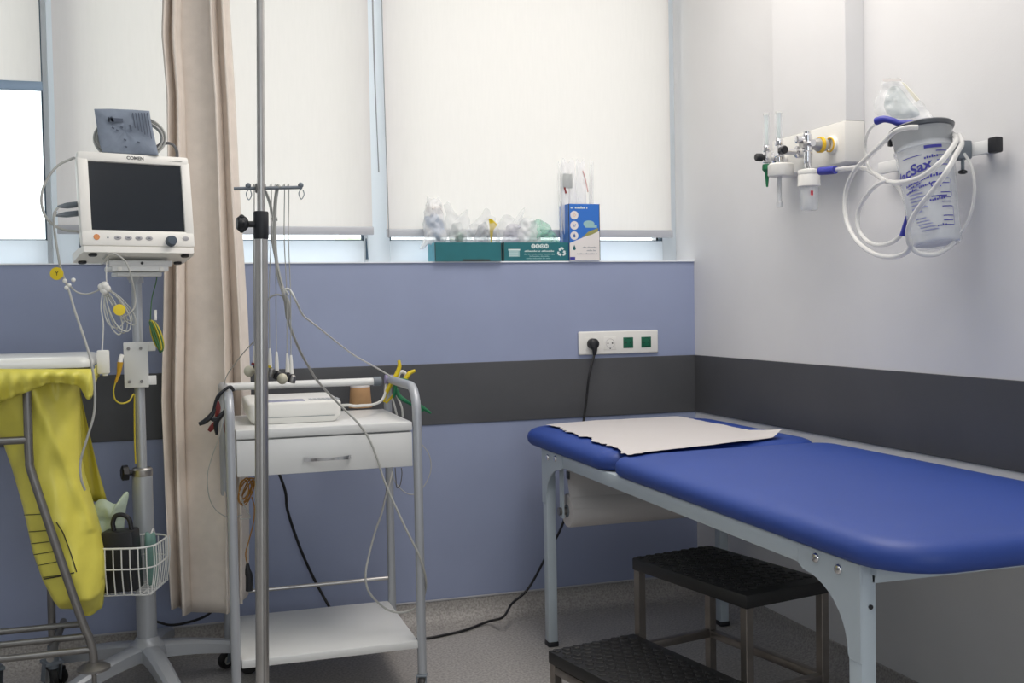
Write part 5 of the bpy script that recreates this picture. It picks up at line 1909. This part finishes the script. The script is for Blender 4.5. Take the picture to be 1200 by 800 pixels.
R1 = .0060
tw2([(974, 200, 1.655), (990, 197.5, 1.665), (1010, 196.5, 1.67), (1024, 203, 1.655), (1035, 210, 1.62), (1045, 213.5, 1.59), (1060, 213, 1.575), (1080, 207, 1.57), (1100, 192, 1.58), (1112, 178, 1.61), (1120, 166, 1.65), (1120, 160, 1.70), (1114, 156, 1.74)], R1)
tw2([(1076, 149, 1.615), (1064, 149.5, 1.60), (1049, 154, 1.585), (1036, 166, 1.60), (1018, 183, 1.64), (1003, 198, 1.66), (993, 218, 1.67), (990, 240, 1.67), (993, 262, 1.665), (1005, 283, 1.66), (1024, 297, 1.65), (1044, 301, 1.63), (1060, 297, 1.60), (1067, 288, 1.585),
      (1064, 275, 1.575), (1067, 260, 1.57), (1078, 242, 1.57), (1094, 222, 1.57), (1110, 200, 1.58), (1122, 178, 1.62), (1127, 168, 1.67), (1124, 158, 1.72)], R1)
tw2([(1040, 211, 1.60), (1027, 217, 1.63), (1015, 230, 1.66), (1006, 248, 1.67), (1006, 268, 1.67), (1016, 282, 1.67), (1030, 287, 1.67), (1045, 284, 1.67), (1056, 275, 1.67), (1063, 262, 1.665), (1062, 240, 1.665), (1054, 222, 1.665), (1044, 212, 1.655)], R1 * .9)
tw2([(1064, 273, 1.575), (1066, 287, 1.59), (1078, 297, 1.61), (1096, 298, 1.64), (1110, 291, 1.67), (1118, 284, 1.69)], R1 * .9)
tw2([(1130, 180, 1.70), (1138, 194, 1.70), (1142, 216, 1.70), (1140, 240, 1.70), (1133, 262, 1.70), (1124, 275, 1.70)], .0034)
tw2([(1026, 145, 1.62), (1018, 154, 1.64), (1014, 170, 1.66), (1018, 195, 1.66), (1030, 208, 1.64)], .0034)
M().tube([W(961, 200.5, X=1.650), W(970, 200, X=1.652), W(979, 199, X=1.655)], .0105, seg=14).build('connector', blue_rubber, tb)
M().tube([W(1063, 253, X=1.645), W(1061, 264, X=1.645), W(1058.5, 276, X=1.645)], lambda t: .004 + .005 * t, seg=12).build('taper_connector', blue_rubber, tb)

# clear packet leaning on the canister
pk = thing('mask_packet', 'clear wrapped breathing mask packet propped on top of the suction canister', 'packet', W(1065, 145, X=1.69))
ol = [(1024, 122), (1031, 107), (1036, 93), (1046, 91.5), (1056, 93), (1066, 106), (1080, 122), (1096, 141), (1076, 146), (1056, 145), (1036, 138), (1025, 131)]
M().pillow([W(a, b_, X=1.69) for a, b_ in ol], (-1, -.3, 0), .020, seed=5, nz=.6, fr=24, rings=10, samples=60, edge=.12).build('wrapper', clear_film, pk, ang=180)
M().pillow([W(a, b_, X=1.69) for a, b_ in [(1036, 124), (1042, 104), (1053, 102), (1066, 118), (1078, 134), (1060, 139), (1044, 136)]], (-1, -.3, 0), .012, seed=8, nz=.3, fr=20).build('mask', mat('packet_mask', (206, 216, 216), .25, alpha=.55), pk, ang=180)
M().prism([W(a, b_, X=1.672) for a, b_ in [(1035, 92), (1056, 91.5), (1057, 95), (1036, 96)]], (-.002, 0, 0)).build('seal_strip', white_card, pk, smooth=False)
M().prism([W(a, b_, X=1.672) for a, b_ in [(1057, 96), (1061, 98), (1078, 117), (1074, 119)]], (-.002, 0, 0)).build('edge_strip', mat('cream_strip', (232, 230, 214), .5, alpha=.8), pk, smooth=False)

# ================================================================== outdoors beyond the glass
tr = M().bx(-40, 40, YB + .4, 60, -3.2, -3.0)
struct(tr.build('terrain', lawn_mat, smooth=False))
for k, (x, y, h, r) in enumerate(((-3.4, 13, 4.4, 1.9), (3.5, 19, 5.2, 2.4), (-9.5, 24, 6.4, 2.8))):
    t = thing('tree', ['pale leafy tree seen through the bare strip of the left window', 'leafy tree standing beyond the covered windows', 'farther leafy tree beyond the left window'][k], 'tree', (x, y, -3))
    M().cyl((x, y, -3), (x, y, -3 + h * .6), .18, .1).build('trunk', mat('bark', (120, 100, 84), .9), t)
    cm = M()
    for j in range(7):
        a, rr_ = j * 2.4, r * .55
        c0 = Vector((x + rr_ * math.cos(a), y + rr_ * math.sin(a), -3 + h * .62 + .5 * math.sin(j * 1.7)))
        tmp = bmesh.new()
        bmesh.ops.create_icosphere(tmp, subdivisions=4, radius=r * .6)
        for v in tmp.verts:
            v.co *= 1 + .35 * noise.noise(v.co * 1.8 + Vector((j, k, 0))) + .2 * noise.noise(v.co * 5 + Vector((j, 2, 0)))
        cm._add(tmp, Matrix.Translation(c0))
    cm.build('crown', leaf_mat, t, smooth=False)

# ================================================================== light
world = bpy.data.worlds.new('daylight')
SC.world = world
world.use_nodes = True
bg = world.node_tree.nodes['Background']
bg.inputs['Color'].default_value = (.96, .975, 1.0, 1)
bg.inputs['Strength'].default_value = 2.2


def area(name, loc, size, power, col, rot=(0, 0, 0)):
    l = bpy.data.lights.new(name, 'AREA')
    l.shape = 'RECTANGLE'
    l.size, l.size_y = size
    l.energy = power
    l.color = col
    o = bpy.data.objects.new(name, l)
    COL.objects.link(o)
    o.location = loc
    o.rotation_euler = rot
    return o


area('ceiling_area_light', (1.25, 2.40, ZC - .02), (.6, 1.2), 15.5, (1.0, .93, .86))
area('ceiling_area_light', (.8, 2.1, ZC - .02), (.6, 1.2), 9, (1.0, .95, .90))
area('ceiling_area_light', (.5, .5, ZC - .02), (1.2, .6), 6.5, (1.0, .97, .94))  # unseen fill added towards the front to brighten upright faces
area('ceiling_area_light', (-.9, 1.3, ZC - .02), (1.2, .6), 8, (.88, .95, 1.0))  # unseen cool fill added for the left side of the room
area('front_fill_light', (.6, YF + .02, 1.35), (1.4, 1.7), 17, (.88, .95, 1.0), (PI / 2, 0, 0))  # unseen fill added at the solid front wall to brighten facing surfaces

SC.view_settings.view_transform = 'Standard'
SC.view_settings.look = 'None'
SC.view_settings.exposure = 0.16
SC.view_settings.gamma = 1.0
SC.view_settings.use_curve_mapping = False
SC.cycles.use_denoising = True
SC.cycles.max_bounces = 10
SC.cycles.diffuse_bounces = 6
SC.cycles.transparent_max_bounces = 24
SC.cycles.caustics_reflective = False
SC.cycles.caustics_refractive = False
SC.cycles.sample_clamp_indirect = 6
